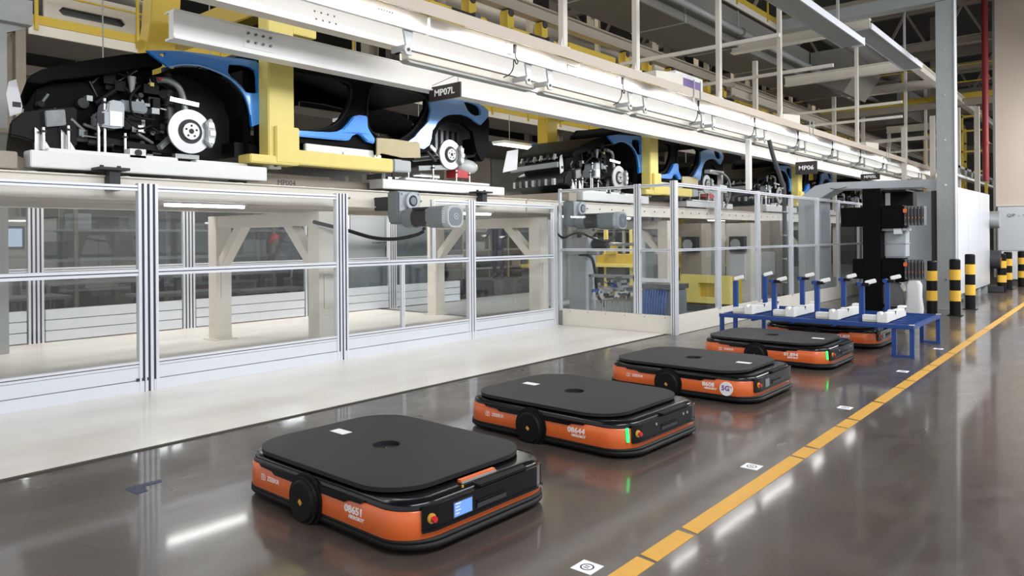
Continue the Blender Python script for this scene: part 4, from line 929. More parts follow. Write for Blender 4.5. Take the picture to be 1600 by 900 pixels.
# ================================================================ YELLOW HANGERS
def hanger(dy, lab):
    w = thing('overhead_hanger', lab, 'hanger', (-8.6, 4.9+dy, 2.4), 'yellow hangers gripping the car bodies')
    def B(name, b, m='paleyellow', bev=.012): return bx(name, (b[0], b[1], b[2]+dy, b[3]+dy, b[4], b[5]), m, w, bev)
    B('post', (-8.0, -7.78, 4.71, 5.06, 2.42, 4.6)); B('base_block', (-8.02, -7.74, 4.45, 5.1, 2.40, 2.50), 'paleyellow')
    B('knee_plate', (-7.78, -7.73, 4.78, 5.10, 2.42, 2.86)); B('lower_arm', (-7.98, -7.76, 5.06, 6.60, 2.42, 2.60)); B('arm_end', (-7.96, -7.78, 6.60, 6.95, 2.44, 2.60), 'galv')
    B('end_plate', (-7.975, -7.765, 6.62, 6.78, 2.435, 2.605), 'galv')
    g = MB(); g.box(-10.5, -7.8, 4.76+dy, 5.0+dy, 4.25, 4.55, 'yellow'); g.build('cross_beam', w, .012)
    g = MB(); g.prism([(4.3+dy, 4.25), (4.6+dy, 3.75), (4.75+dy, 4.25)], 'X', -10.5, -10.3, 'yellow'); g.build('gusset', w, .01)
    g = MB(); pts = [(4.40, 2.5), (4.40, 4.0), (4.50, 4.45), (4.7, 4.9), (4.7, 5.6)]
    prof = [(4.36, 2.5), (4.36, 4.1), (4.42, 4.5), (4.46, 5.2), (4.86, 5.2), (4.82, 4.5), (4.74, 4.1), (4.74, 2.5)]
    g.prism([(a+dy, b) for a, b in prof], 'X', -10.55, -10.25, 'yellow'); g.build('far_post', w, .012)
    g = MB(); g.box(-8.0, -7.8, 5.06+dy, 5.4+dy, 4.02, 4.12, 'paleyellow'); g.build('stub', w, .008)
    g = MB(); g.box(-10.0, -9.2, 4.4+dy, 5.3+dy, 5.2, 5.5, 'yellow'); g.box(-9.9, -9.3, 3.9+dy, 5.8+dy, 5.5, 5.75, 'yellow'); g.build('trolley', w, .015)
    return w
hanger(0, 'yellow steel hanger in front of the nearest blue car body')
hanger(8.96, 'yellow steel hanger gripping the second blue car body')
hanger(17.92, 'yellow steel hanger seen under the MP06 sign')
hanger(26.88, 'farthest yellow steel hanger, over the grey portal')
# ================================================================ OVERHEAD STEELWORK
def ybar(name, lab, cat, x, y0, y1, z0, z1, w, m, grp=None, parent=None, ibeam=False):
    g = MB()
    if ibeam:
        t = min(.03, (z1-z0)*.15); g.box(x-w/2, x+w/2, y0, y1, z0, z0+t, m); g.box(x-w/2, x+w/2, y0, y1, z1-t, z1, m); g.box(x-w*.1, x+w*.1, y0, y1, z0+t, z1-t, m)
    else: g.box(x-w/2, x+w/2, y0, y1, z0, z1, m)
    o = g.build(name, parent)
    if lab: tag(o, lab, cat, grp)
    return o
def xbar(name, lab, cat, y, x0, x1, z0, z1, w, m, grp=None, parent=None, ibeam=False):
    g = MB()
    if ibeam:
        t = min(.03, (z1-z0)*.15); g.box(x0, x1, y-w/2, y+w/2, z0, z0+t, m); g.box(x0, x1, y-w/2, y+w/2, z1-t, z1, m); g.box(x0, x1, y-w*.1, y+w*.1, z0+t, z1-t, m)
    else: g.box(x0, x1, y-w/2, y+w/2, z0, z1, m)
    o = g.build(name, parent)
    if lab: tag(o, lab, cat, grp)
    return o
# posts standing on the channel flange and carrying the steel above
for i, (y, zt) in enumerate(((8.17, 6.2), (10.12, 6.2), (13.17, 6.2), (16.32, 7.3), (22.3, 6.95), (28.2, 7.0), (31.4, 6.9))):
    labs = ['cream square hanger post on the channel flange, first from the left', 'cream square hanger post on the channel flange, second from the left', 'cream square hanger post just right of the white monitor box', 'cream square hanger post in the middle of the overhead steelwork', 'tall cream hanger post under the end of the crossing beam', 'cream hanger post beyond the pipe, right of centre of the steel frame', 'cream hanger post nearest the grey column on the channel flange']
    y *= .9667; t = thing('hanger_post', labs[i], 'post', (-5.8, y, 4.045), 'cream posts standing on the channel flange')
    bx('shaft', (-5.845, -5.76, y-.05, y+.05, 4.06, zt), 'cream', t, .006); bx('foot_plate', (-5.9, -5.755, y-.1, y+.1, 4.045, 4.06), 'cream', t)
    MB().prism([(y-.05, 4.06), (y-.09, 4.06), (y-.05, 4.2)], 'X', -5.83, -5.77, 'cream').build('gusset', t)
for i, (y, zb, zt) in enumerate(((20.4, 4.9, 6.9), (27.6, 5.0, 8.2), (31.3, 5.0, 7.8), (35.4, 5.2, 8.2), (37.9, 5.2, 7.7), (44, 5.3, 9.5), (47, 5.3, 9.5))):
    t = tag(ybar('rear_post', None, None, -8.2 if y < 40 else -9.9, y-.06, y+.06, 0.0 if y > 25 else zb-.8, zt if y < 40 else 10.4, .12, 'cream'), 'cream rear hanger post of the second row, %s from the left' % ORD[i], 'post', 'cream posts of the second overhead row')
for i, (y, x0, x1, z) in enumerate(((18.6, -8.1, -4.7, 6.34), (22.5, -8.1, -4.5, 6.08), (28.2, -7.9, -4.9, 6.5), (35, -8.2, -5.5, 5.95))):
    tag(xbar('crossing_beam', None, None, y, x0, x1, z, z+.28, .24, 'cream', ibeam=True), ['cream I-beam crossing above the tall hanger post', 'cream I-beam crossing to the corner of the overhead frame', 'cream I-beam crossing beyond the overhead frame corner', 'farthest cream I-beam crossing of the overhead frame'][i], 'beam')
tag(ybar('frame_beam', None, None, -4.6, 22.6, 44, 6.1, 6.35, .2, 'cream', ibeam=True), 'cream beam receding from the corner of the overhead frame towards the grey column', 'beam')
for i, (y, z) in enumerate(((13.2, 5.1), (16.3, 5.1), (22.4, 4.75), (22.4, 5.15), (27.6, 4.7), (31.3, 4.7), (31.3, 5.2))):
    tag(xbar('cross_tube', None, None, y, -8.2, -4.85, z, z+.07, .07, 'cream'), ['cream cross tube left of the middle hanger post', 'cream cross tube at the middle hanger post', 'lower cream cross tube at the tall hanger post', 'upper cream cross tube at the tall hanger post', 'cream cross tube beyond the pipe', 'lower cream cross tube near the grey column', 'upper cream cross tube near the grey column'][i], 'tube', 'cream cross tubes of the overhead frame')
t = thing('overhead_pipe', 'long grey pipe running away under the ventilation duct', 'pipe', (-7.6, 15, 6.72))
MB().cyl((-7.6, 9, 6.72), (-7.6, 46, 6.72), .085, 'galv', 12).build('pipe', t)
for y in (12.6, 18.0, 23.4, 28.8, 34.2, 39.6): MB().ring((-7.6, y, 6.72), (0, 1, 0), .085, .11, .08, 'brown', 14).build('clamp', t)
# valves hanging near the pipe
for i, (x, y, z) in enumerate(((-7.6, 20.6, 6.95), (-7.6, 36, 6.95), (-7.6, 42.0, 6.95))):
    g = MB(); g.cyl((x, y, z), (x, y, z+.22), .05, 'steel', 10); g.cyl((x, y, z-.14), (x, y, z), .03, 'ink', 8); g.box(x-.06, x+.08, y-.04, y+.04, z+.1, z+.16, 'galv')
    tag(g.build('pipe_valve'), ['small metal air valve above the pipe near the yellow walkway', 'small metal air valve hanging above the pipe in the overhead frame', 'small metal air valve hanging near the far end of the pipe'][i], 'valve')
# ventilation ducts
t = thing('air_duct', 'wide flat grey ventilation duct with seams above the pipe', 'duct', (-8.7, 18, 6.6))
bx('duct_body', (-9.35, -7.94, 11.5, 30.0, 6.52, 7.44), 'duct', t); bx('shaded_bottom', (-9.34, -7.95, 11.5, 30.0, 6.50, 6.52), 'ductshade', t)  # underside painted darker, its shade put into the colour
for y in (12.6, 15.6, 18.6, 21.6, 24.6, 27.6): bx('seam', (-9.37, -7.92, y-.04, y+.04, 6.49, 7.46), 'galv', t)
t = thing('far_duct', 'grey ventilation duct continuing behind the overhead frame', 'duct', (-8, 40, 6)); bx('duct_body', (-9.4, -6.9, 31, 46, 6.3, 7.4), 'duct', t)
for y in (33, 36, 39, 42): bx('seam', (-9.42, -6.88, y-.03, y+.03, 6.28, 7.42), 'galv', t)
t = thing('sloped_duct', 'grey duct elbow slanting down beside the tall hanger post', 'duct', (-6.6, 25, 5)); MB().prism([(-7.9, 7.4), (-6.9, 7.4), (-6.4, 6.8), (-6.9, 6.0), (-7.9, 6.5)], 'Y', 24.2, 26.6, 'duct').build('duct_body', t)
# grey channels (cable trays)
for i, (x, y0, y1, z, wd) in enumerate(((-3.75, 4, 13.7, 4.84, .34), (-3.75, 14.2, 18.3, 5.22, .34), (-3.3, 6, 13.2, 5.55, .26))):
    t = thing('cable_tray', ['grey cable tray with a lit edge running from the top edge to the white bracket', 'short grey cable tray ending near the frame corner', 'uppermost grey cable tray with a lit edge at the top of the picture'][i], 'tray', (x, y1, z))
    bx('tray_floor', (x-wd/2, x+wd/2, y0, y1, z, z+.02), 'galv', t); bx('tray_side', (x+wd/2, x+wd/2+.02, y0, y1, z-.01, z+.10), 'alu', t); bx('tray_side', (x-wd/2-.02, x-wd/2, y0, y1, z-.01, z+.10), 'galv', t)  # near side painted paler than the far one for the lit edge
    bx('end_bracket', (x-.02, x+wd/2+.02, y1, y1+.06, z-.02, z+.12), 'alu', t)
for y in (8.0, 12.9, 17.6): tag(bx('tray_hanger', (-3.78, -3.74, y-.02, y+.02, 4.86 if y < 14 else 5.24, 10.99), 'galv'), {8.0: 'thin grey hanger rod holding the long cable tray near its start', 12.9: 'thin grey hanger rod holding the far end of the long cable tray', 17.6: 'thin grey hanger rod holding the short cable tray'}[y], 'rod')
# yellow walkways
def walkway(name, lab, x, y0, y1, z, wd, post, hx):
    t = thing('walkway', lab, 'walkway', (x, y0, z))
    bx('deck', (x-wd, x, y0, y1, z-.04, z), 'duct', t); bx('fascia', (x-.02, x+.03, y0, y1, z-.17, z+.0), 'cream', t); bx('toe_board', (x+.0, x+.035, y0, y1, z+.005, z+.16), 'yellow', t)
    y = y0+.1
    while y < y1:
        bx('handrail_post', (x+.035, x+.075, y-.025, y+.025, z-.1, z+1.05), 'yellow', t); y += post
    for h in (.55, 1.05): MB().cyl((x+.055, y0, z+h), (x+.055, y1, z+h), .02, 'yellow', 8).build('handrail', t)
    if hx:
        for h in (.55, 1.05): MB().cyl((x-wd, y0, z+h), (x-wd, y1, z+h), .02, 'yellow', 8).build('handrail', t)
    return t
walkway('w', 'yellow railed walkway high above the ventilation duct', -8.3, 10.4, 24.5, 7.98, 1.4, 2.2, True)
walkway('w', 'yellow railed walkway above the nose of the nearest car body', -14.0, 4.05, 30, 5.14, 2.0, 1.63, True)
t = thing('far_walkway', 'yellow walkway crossing behind the grey column', 'walkway', (-6, 30, 6.3))
bx('deck', (-16, -3.35, 30, 31.2, 6.2, 6.3), 'duct', t); bx('toe_board', (-16, -3.35, 29.97, 30, 6.3, 6.5), 'yellow', t); bx('fascia', (-16, -3.35, 29.96, 30, 6.05, 6.29), 'creamdim', t)
for i in range(9): bx('handrail_post', (-3.5-i*1.5, -3.44-i*1.5, 29.95, 30.0, 6.3, 7.5), 'yellow', t)
for h in (6.9, 7.5): MB().cyl((-16, 29.97, h), (-3.35, 29.97, h), .025, 'yellow', 8).build('handrail', t)
# overhead carrier rails with yellow carriers
for i, (x, z) in enumerate(((-9.5, 6.06), (-11.3, 6.06), (-8.4, 5.35))):
    t = thing('carrier_rail', ['dark beige overhead rail carrying the yellow trolleys', 'rear overhead rail parallel to the trolley rail', 'lower overhead rail close behind the cable channel'][i], 'rail', (x, 15, z))
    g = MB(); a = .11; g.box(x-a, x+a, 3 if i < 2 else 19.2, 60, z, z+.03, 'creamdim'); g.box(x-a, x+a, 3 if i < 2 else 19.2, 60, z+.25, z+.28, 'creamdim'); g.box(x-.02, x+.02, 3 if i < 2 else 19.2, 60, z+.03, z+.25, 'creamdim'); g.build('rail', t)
    if i < 2:
        for y in range(5, 58, 3): bx('hanger_plate', (x-.06, x+.06, y-.06, y+.06, z+.28, 7.6), 'creamdim', t)
labsN = 0
for i, y in enumerate((7.2, 9.4, 11.6, 16.0, 18.3, 20.5, 25.0, 27.4, 34, 36.5)):
    t = thing('yellow_carrier', 'yellow trolley with dark motor on the overhead rail, %s from the left' % ORD[i], 'trolley', (-9.5, y, 5.6), 'yellow trolleys on the overhead rail')
    g = MB(); g.prism([(y-.9, 5.45), (y-.6, 5.3), (y+.6, 5.3), (y+.9, 5.45), (y+.7, 5.62), (y-.7, 5.62)], 'X', -9.8, -9.2, 'yellow'); g.build('frame', t, .01)
    for dy in (-.55, .55):
        g = MB(); g.box(-9.6, -9.4, y+dy-.1, y+dy+.1, 5.6, 6.02, 'yellow'); g.cyl((-9.62, y+dy, 5.98), (-9.38, y+dy, 5.98), .08, 'ink', 12); g.build('wheel_block', t)
    g = MB(); g.cyl((-9.2, y-.2, 5.5), (-9.2, y+.25, 5.5), .11, 'ink', 14); g.box(-9.3, -9.05, y+.25, y+.4, 5.4, 5.6, 'darksteel'); g.build('drive', t)
    bx('cross_arm', (-11.2, -9.8, y-.1, y+.1, 5.4, 5.55), 'yellow', t)
# monitor box and flange box
t = thing('monitor_box', 'white monitor housing with dark screen above the cable channel', 'monitor', (-6.3, 13, 4.2))
bx('housing', (-6.55, -6.25, 11.9, 13.0, 4.1, 4.5), 'white', t, .01); bx('screen', (-6.25, -6.24, 12.1, 12.9, 4.18, 4.41), 'purple', t); bx('bracket', (-6.45, -6.0, 12.5, 12.7, 4.045, 4.1), 'galv', t)
for i, (ya, yb) in enumerate(((10.75, 11.7), (16.5, 17.6), (23.2, 24.6))):
    t = thing('bracket_box', ['cream bracket box on the channel flange left of the monitor', 'cream bracket box on the channel flange right of the middle post', 'farthest cream bracket box on the channel flange'][i], 'bracket', (-6.3, ya, 4.2))
    MB().prism([(ya*.967, 4.05), (yb*.967, 4.05), (yb*.967, 4.26), (ya*.967, 4.17)], 'X', -6.1, -5.8, 'cream').build('box', t)
    g = MB(); g.tube([(-5.74, yb-.1, 4.2), (-5.74, yb-.1, 3.85)], .012, 'galv', 6); g.tube([(-5.74, yb+.15, 4.2), (-5.74, yb+.15, 3.9)], .012, 'galv', 6); g.build('clamp_rods', t)
# steel frame on the left edge
t = thing('frame_column', 'grey steel column with a braced head at the left edge', 'column', (-11.5, 3.1, 0))
bx('shaft', (-11.62, -11.45, 2.92, 3.06, 0.01, 5.2), 'galv', t); bx('shaft', (-11.6, -11.45, 3.16, 3.28, 2.0, 5.2), 'creamdim', t)
MB().bar((-11.5, 2.2, 4.0), (-11.5, 3.2, 4.45), .12, .16, 'galv').build('brace', t); bx('head', (-11.7, -11.3, 1.5, 3.32, 4.42, 4.75), 'galv', t)
bx('shelf', (-12, -11.3, 1.6, 3.6, 2.95, 3.0), 'creamdim', t)
# roof trusses beyond
for k, y in enumerate((24, 33, 42, 51)):
    t = thing('roof_truss', ['nearest cream roof truss with slanting web members', 'second cream roof truss with slanting web members', 'third cream roof truss, seen left of the grey column', 'farthest cream roof truss with slanting web members'][k], 'truss', (-10, y, 8.6))
    g = MB(); g.box(-30, 8, y-.1, y+.1, 8.45, 8.7, 'creamdim'); g.build('lower_chord', t); g = MB(); g.box(-30, 8, y-.1, y+.1, 10.4, 10.65, 'creamdim'); g.build('upper_chord', t)
    for i in range(19):
        x = -30+2*i; MB().bar((x, y, 8.6), (x+1, y, 10.5), .09, .09, 'creamdim').build('web_member', t); MB().bar((x+1, y, 10.5), (x+2, y, 8.6), .09, .09, 'creamdim').build('web_member', t)
for k, (y, x) in enumerate(((4, -15), (12, -15), (20, -15), (28, -15), (36, -15), (44, -15), (36, -6.5), (46, -5), (12, -26), (22, -26), (32, -26), (2, -26))):
    t = thing('hall_column', 'cream steel hall column standing far behind the line', 'column', (x, y, 0), 'hall columns behind the line')
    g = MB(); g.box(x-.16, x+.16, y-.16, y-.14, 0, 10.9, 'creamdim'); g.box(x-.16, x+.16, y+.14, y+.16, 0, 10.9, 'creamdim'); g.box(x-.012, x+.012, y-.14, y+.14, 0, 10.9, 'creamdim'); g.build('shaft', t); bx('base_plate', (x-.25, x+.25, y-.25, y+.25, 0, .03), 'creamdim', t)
for k, (y, z, h) in enumerate(((31.5, 7.5, .35), (34, 8.9, .3), (38, 6.9, .5), (38.5, 9.6, .4), (43, 7.7, .4), (48, 6.0, .5), (48.5, 8.6, .5), (28.5, 9.3, .25), (28.5, 7.9, .25))):
    tag(xbar('hall_girder', None, None, y, -22, 1.5 if y > 27 else -3.4, z, z+h, .3, 'creamdim', ibeam=True), ['cream girder just above the far walkway', 'cream girder in front of the second truss', 'deep cream girder behind the far walkway', 'high cream girder behind the far walkway', 'middle cream girder at the far end of the hall', 'lowest deep cream girder at the far end of the hall', 'highest deep cream girder at the far end of the hall', 'upper slim girder crossing behind the grey column', 'lower slim girder crossing behind the grey column'][k], 'beam')
for k, (x, z, y0, y1, r) in enumerate(((-7.2, 7.9, 22, 40, .35), (-12.6, 7.2, 6, 50, .3), (-17, 6.5, 2, 50, .4))):
    tag(MB().cyl((x, y0, z), (x, y1, z), r, 'duct', 20).build('round_duct'), ['round grey duct high above the overhead frame', 'round grey duct above the trolley rails', 'round grey duct above the rear walkway'][k], 'duct')
t = thing('fire_pipe', 'dark red vertical pipe beside the beige wall', 'pipe', (-3.28, 26, 3)); MB().cyl((-3.36, 25.9, 3.1), (-3.36, 25.9, 10.9), .085, 'darkred', 14).build('pipe', t)
for z in (4.2, 6.2, 8.2): g = MB(); g.cyl((-3.36, 25.9, z), (-3.36, 25.9, z+.08), .11, 'darkred', 14); g.bar((-3.3, 25.9, z+.04), (-3.24, 26.25, z+.04), .03, .03, 'ink'); g.build('collar', t)
# lit second line visible to the right of the column
t = thing('far_lamp_rail', 'far white lamp rail with brackets visible right of the grey column', 'rail', (-4.2, 30, 3.4))
g = MB(); g.box(-4.3, -4.1, 24, 50, 3.30, 3.38, 'white'); g.box(-4.35, -4.05, 24, 50, 3.55, 3.62, 'galv'); g.build('rail', t)
for i in range(12): MB().prism([(24.5+i*1.2, 3.62), (24.9+i*1.2, 3.62), (24.8+i*1.2, 3.38), (24.6+i*1.2, 3.38)], 'X', -4.09, -4.05, 'galv').build('bracket', t)
# steel frames with yellow guards around the far machines
for k, (x, y) in enumerate(((-5.2, 29), (-6.4, 33), (-4.4, 37))):
    t = thing('yellow_guard', ['yellow guard frame behind the white enclosure', 'second yellow guard frame behind the white enclosure', 'farthest yellow guard frame behind the white enclosure'][k], 'frame', (x, y, 3))
    for dx in (0, .7, 1.4): bx('guard_post', (x+dx, x+dx+.08, y, y+.08, .0, 5.6), 'yellow', t)
    for z in (3.6, 4.3, 5.0, 5.5): bx('guard_rail', (x, x+1.48, y, y+.06, z, z+.06), 'yellow', t)
    bx('mesh_panel', (x+.05, x+.7, y+.03, y+.05, 3.0, 5.4), 'creamdim', t)
for k, (x, y, z0, z1) in enumerate(((-5.8, 27, 3.7, 5.1), (-5.0, 27.2, 3.6, 5.4), (-4.3, 27.3, 3.5, 5.6), (-3.8, 27.5, 3.0, 5.6))):
    tag(bx('frame_post', (x-.07, x+.07, y-.07, y+.07, 0.0, z1), 'cream'), ['cream frame post behind the grey portal', 'cream frame post just left of the grey column', 'cream frame post hidden partly by the grey column', 'cream frame post over the white enclosure, beside the red pipe'][k], 'post')

# ================================================================ HALL BEHIND THE LINE
t = thing('mezzanine', 'dim beige panelled mezzanine behind the car bodies', 'platform', (-17, 15, 3))
bx('deck', (-20, -16.4, -4, 60, 4.75, 4.95), 'brown', t)
for i in range(24): bx('panel', (-19.9, -19.8, -4+i*2.6, -1.46+i*2.6, 2.6, 4.74), 'duct' if i % 3 else 'creamdim', t)
for i in range(10): bx('support', (-16.6, -16.4, -2+i*6, -1.8+i*6, 0, 4.75), 'creamdim', t)
t = thing('pallet_rack', 'long cream steel rack of parts bins behind the conveyor', 'rack', (-16.8, 10, 0))
for i in range(14):
    y = 1+i*2.2
    for x in (-16.9, -16.1): bx('upright', (x, x+.07, y, y+.07, 0, 3.4 if i % 2 else 3.0), 'creamdim', t)
for z in (.5, 1.1, 1.7, 2.3, 2.9): bx('shelf', (-16.9, -16.05, 1, 29.7, z, z+.05), 'galv', t)
rr = random.Random(11); n = 0
for z in (.55, 1.15, 1.75, 2.35):
    y = 1.2; q_ = -1
    while y < 28:
        s = rr.uniform(.3, .7)
        if rr.random() < .6:
            q_ += 1; o = bx('parts_bin', (-16.8, -16.3, y, y+s, z, z+rr.uniform(.2, .42)), rr.choice(['darksteel', 'bmatte', 'motorgrey', 'creamdim', 'sheet', 'darksteel', 'rackblue', 'galv']))
            tag(o, 'parts bin on the %s rack shelf behind the conveyor, %s from the left' % ({.55: 'lowest', 1.15: 'second', 1.75: 'third', 2.35: 'top'}[z], ORD[q_]), 'bin', 'parts bins on the long rack'); n += 1
        y += s+rr.uniform(.1, .5)
# work tables
def table(x, y, lx, ly, h, lab):
    t = thing('work_table', lab, 'table', (x, y, 0))
    bx('top', (x-lx/2, x+lx/2, y-ly/2, y+ly/2, h-.05, h), 'tabletop', t, .006)
    for sx in (-1, 1):
        for sy in (-1, 1): bx('leg', (x+sx*(lx/2-.12)-.05, x+sx*(lx/2-.12)+.05, y+sy*(ly/2-.15)-.05, y+sy*(ly/2-.15)+.05, 0, h-.05), 'ink', t)
    bx('lower_beam', (x-.06, x+.06, y-ly/2+.1, y+ly/2-.1, .2, .3), 'ink', t)
for x, y, lx, ly, h, lab in ((-13.6, 3.6, .9, 1.6, .62, 'low dark trolley table left behind the glass, near the double fence post'), (-14.6, 5.3, .9, 1.9, .78, 'dark work table in the middle of the second glass bay'), (-13.5, 6.4, .8, 1.8, .55, 'low dark trolley table left of the cream conveyor leg'), (-14.9, 7.9, 1.0, 2.6, .82, 'long work table at which the red-capped worker bends'), (-13.6, 8.2, .8, 1.5, .5, 'low trolley table below the red-capped worker'), (-15, 2.4, .9, 1.6, .8, 'dark work table at the left edge behind the glass')):
    table(x, y, lx, ly, h, lab)
t = thing('operator_panel', 'beige operator panel with lit screen at the left edge behind the glass', 'screen', (-14, 3.8, 0))
bx('housing', (-14.2, -14.03, 3.35, 4.15, 1.05, 1.92), 'creamdim', t, .02); bx('bezel', (-14.03, -14.02, 3.5, 3.98, 1.38, 1.76), 'ink', t); bx('screen', (-14.02, -14.01, 3.54, 3.94, 1.42, 1.72), 'screenlight', t)
bx('stand', (-14.16, -14.06, 3.7, 3.8, 0, 1.05), 'galv', t); bx('foot', (-14.3, -13.95, 3.55, 3.95, 0, .03), 'galv', t)
for k, (x, y, z) in enumerate(((-18, 4.5, 3.6), (-18, 8, 3.6), (-18, 12, 3.6), (-18, 17, 3.6), (-18, 23, 3.6), (-22, 8, 4), (-22, 14, 4), (-22, 20, 4))):
    t = thing('bench_lamp', 'white strip lamp hanging over the benches behind the line', 'lamp', (x, y, z), 'strip lamps over the rear benches')
    bx('housing', (x-.2, x+.2, y-.7, y+.7, z, z+.05), 'white', t); bx('diffuser', (x-.18, x+.18, y-.68, y+.68, z-.015, z), 'panel_glow', t)
    zc = 4.75 if -20 < x < -16.5 else 10.99; g = MB(); g.tube([(x, y-.5, z+.05), (x, y-.5, zc)], .008, 'galv', 5); g.tube([(x, y+.5, z+.05), (x, y+.5, zc)], .008, 'galv', 5); g.build('suspension', t)
    area('lamp_light', (x, y, z-.02), .36, 1.36, 34, parent=t)
for k, y in enumerate((5.0, 9.5, 14.0, 18.5, 23.0)):  # added to brighten the inner floor, kept out of sight behind the cars
    t = thing('rear_fill_panel', 'added fill light panel hidden behind the car bodies, %s from the left' % ORD[k], 'lamp', (-11.3, y, 3.7), 'added fill panels behind the car bodies')
    bx('housing', (-11.5, -11.1, y-1.2, y+1.2, 3.72, 3.78), 'white', t); bx('diffuser', (-11.48, -11.12, y-1.18, y+1.18, 3.705, 3.72), 'panel_glow', t)
    g = MB(); g.tube([(-11.3, y-.8, 3.78), (-11.3, y-.8, 6.06)], .01, 'galv', 5); g.tube([(-11.3, y+.8, 3.78), (-11.3, y+.8, 6.06)], .01, 'galv', 5); g.build('suspension', t)
    area('lamp_light', (-11.3, y, 3.695), .34, 2.3, 70, parent=t)
# white cabinets and dark machines further back
for k, (x0, x1, y0, y1, z, m, lab) in enumerate(((-18.8, -17.6, 1.5, 3.4, 2.1, 'sheet', 'grey cabinet far behind the glass at the left edge'), (-19, -17.6, 5.6, 7.2, 2.0, 'creamdim', 'beige cabinet far behind the second glass bay'), (-19, -17.6, 12.2, 14, 2.2, 'sheetwhite', 'white cabinet far behind the third glass bay'), (-19, -17.4, 18, 21, 2.0, 'creamdim', 'beige cabinet far behind the fourth glass bay'), (-24, -22, 10, 16, 2.6, 'darksteel', 'dark machine block at the back of the hall'), (-24, -22, 20, 30, 2.6, 'sheet', 'grey machine block at the back of the hall'))):
    t = thing('far_cabinet', lab, 'cabinet', (x0, y0, 0)); bx('body', (x0, x1-.03, y0, y1, 0, z), m, t, .01); 
    n = 2
    for q in range(n): bx('door', (x1-.03, x1, y0+.03+q*(y1-y0)/n, y0-.03+(q+1)*(y1-y0)/n, .1, z-.05), m, t)

# ================================================================ ROBOT CELL
t = thing('robot_pedestal', 'grey pedestal with a clamped spindle unit inside the robot cell', 'machine', (-8.75, 12.6, 0))
g = MB(); g.box(-9.0, -8.58, 12.4, 12.8, 0, 1.14, 'sheet'); g.build('pedestal', t, .01)
g = MB(); g.box(-9.02, -8.45, 12.3, 12.7, 1.15, 1.5, 'motorlight'); g.build('gripper_block', t, .02)
g = MB(); g.cyl((-8.5, 12.5, 1.36), (-8.1, 12.5, 1.36), .1, 'ink', 14); g.cyl((-8.1, 12.5, 1.36), (-7.5, 12.5, 1.36), .03, 'steel', 10); g.box(-8.5, -8.3, 12.36, 12.6, 1.14, 1.26, 'darksteel'); g.cyl((-8.4, 12.3, 1.2), (-8.2, 12.3, 1.2), .06, 'galv', 12); g.build('spindle', t)
g = MB(); g.tube([(-8.7, 12.35, 1.15), (-8.4, 12.33, 1.1), (-8.3, 12.33, .8), (-8.25, 12.33, .35), (-8.1, 12.4, .1)], .03, 'rubber', 8); g.build('hose', t)
t = thing('hose_machine', 'low machine with blue hoses and white frame behind the cell fence corner', 'machine', (-6.2, 11, 0))
bx('frame', (-6.55, -5.75, 10.9, 10.96, .74, .8), 'white', t); bx('frame_post', (-6.55, -6.5, 10.9, 10.96, 0, .8), 'white', t); bx('frame_post', (-5.8, -5.75, 10.9, 10.96, 0, .8), 'white', t)
bx('body', (-6.45, -5.85, 11.0, 11.5, .0, .62), 'motorgrey', t, .02); bx('top_plate', (-6.45, -5.82, 10.95, 11.5, .62, .70), 'darksteel', t)
for i in range(9):
    x = -6.36+i*.05; MB().tube([(x, 10.97, .60), (x+.01, 10.92, .45), (x-.01, 10.93, .2), (x, 10.97, .03)], .016, 'bluehose', 6).build('hose', t)
for i in range(5): MB().tube([(-5.86, 10.98, .55-i*.1), (-5.78, 10.93, .52-i*.1), (-5.78, 10.96, .42-i*.1)], .010, 'rubber', 6).build('hose', t)
t = thing('tool_stand', 'machine stand with fittings and a row of springs inside the robot cell', 'machine', (-7.3, 11.4, 0))
bx('frame', (-7.75, -6.75, 11.3, 11.36, .76, .82), 'galv', t); bx('frame_post', (-7.75, -7.7, 11.3, 11.36, 0, .8), 'galv', t); bx('frame_post', (-6.8, -6.75, 11.3, 11.36, 0, .8), 'galv', t); bx('base', (-7.7, -6.8, 11.3, 11.7, 0.0, .1), 'paleyellow', t)
g = MB(); rr = random.Random(5)
for i in range(40):
    x = rr.uniform(-7.7, -6.85); z = rr.uniform(.38, .75); s = rr.uniform(.015, .05)
    m = rr.choice(['galv', 'darksteel', 'ink', 'motorlight', 'steel', 'bluehose'])
    if rr.random() < .5: g.box(x-s, x+s, 11.3-s, 11.45, z-s, z+s, m)
    else: g.cyl((x, 11.28, z), (x+rr.uniform(-.1, .1), 11.35, z+rr.uniform(-.1, .1)), s*.6, m, 8)
o = g.build('fittings', t); o['kind'] = 'stuff'
for i in range(14): MB().cyl((-7.65+i*.062, 11.32, .12), (-7.65+i*.062, 11.32, .34), .018, 'motorlight', 8).build('spring', t)
t = thing('yellow_fixture', 'squat yellow steel fixture with a square pocket behind the cell glass', 'machine', (-6.5, 13.5, 0))
g = MB(); g.prism([[(-7.0, .18), (-5.95, .18), (-5.95, .72), (-7.0, .74)], [(-6.62, .3), (-6.62, .58), (-6.28, .58), (-6.28, .3)]], 'Y', 13.5, 13.6, 'paleyellow'); g.build('front_plate', t)
bx('body', (-6.98, -5.97, 13.6, 14.1, .15, .7), 'yellow', t); bx('foot', (-7.1, -6.0, 13.55, 14.0, 0, .15), 'darksteel', t); bx('side_box', (-7.25, -7.0, 13.4, 13.7, .22, .42), 'darksteel', t)
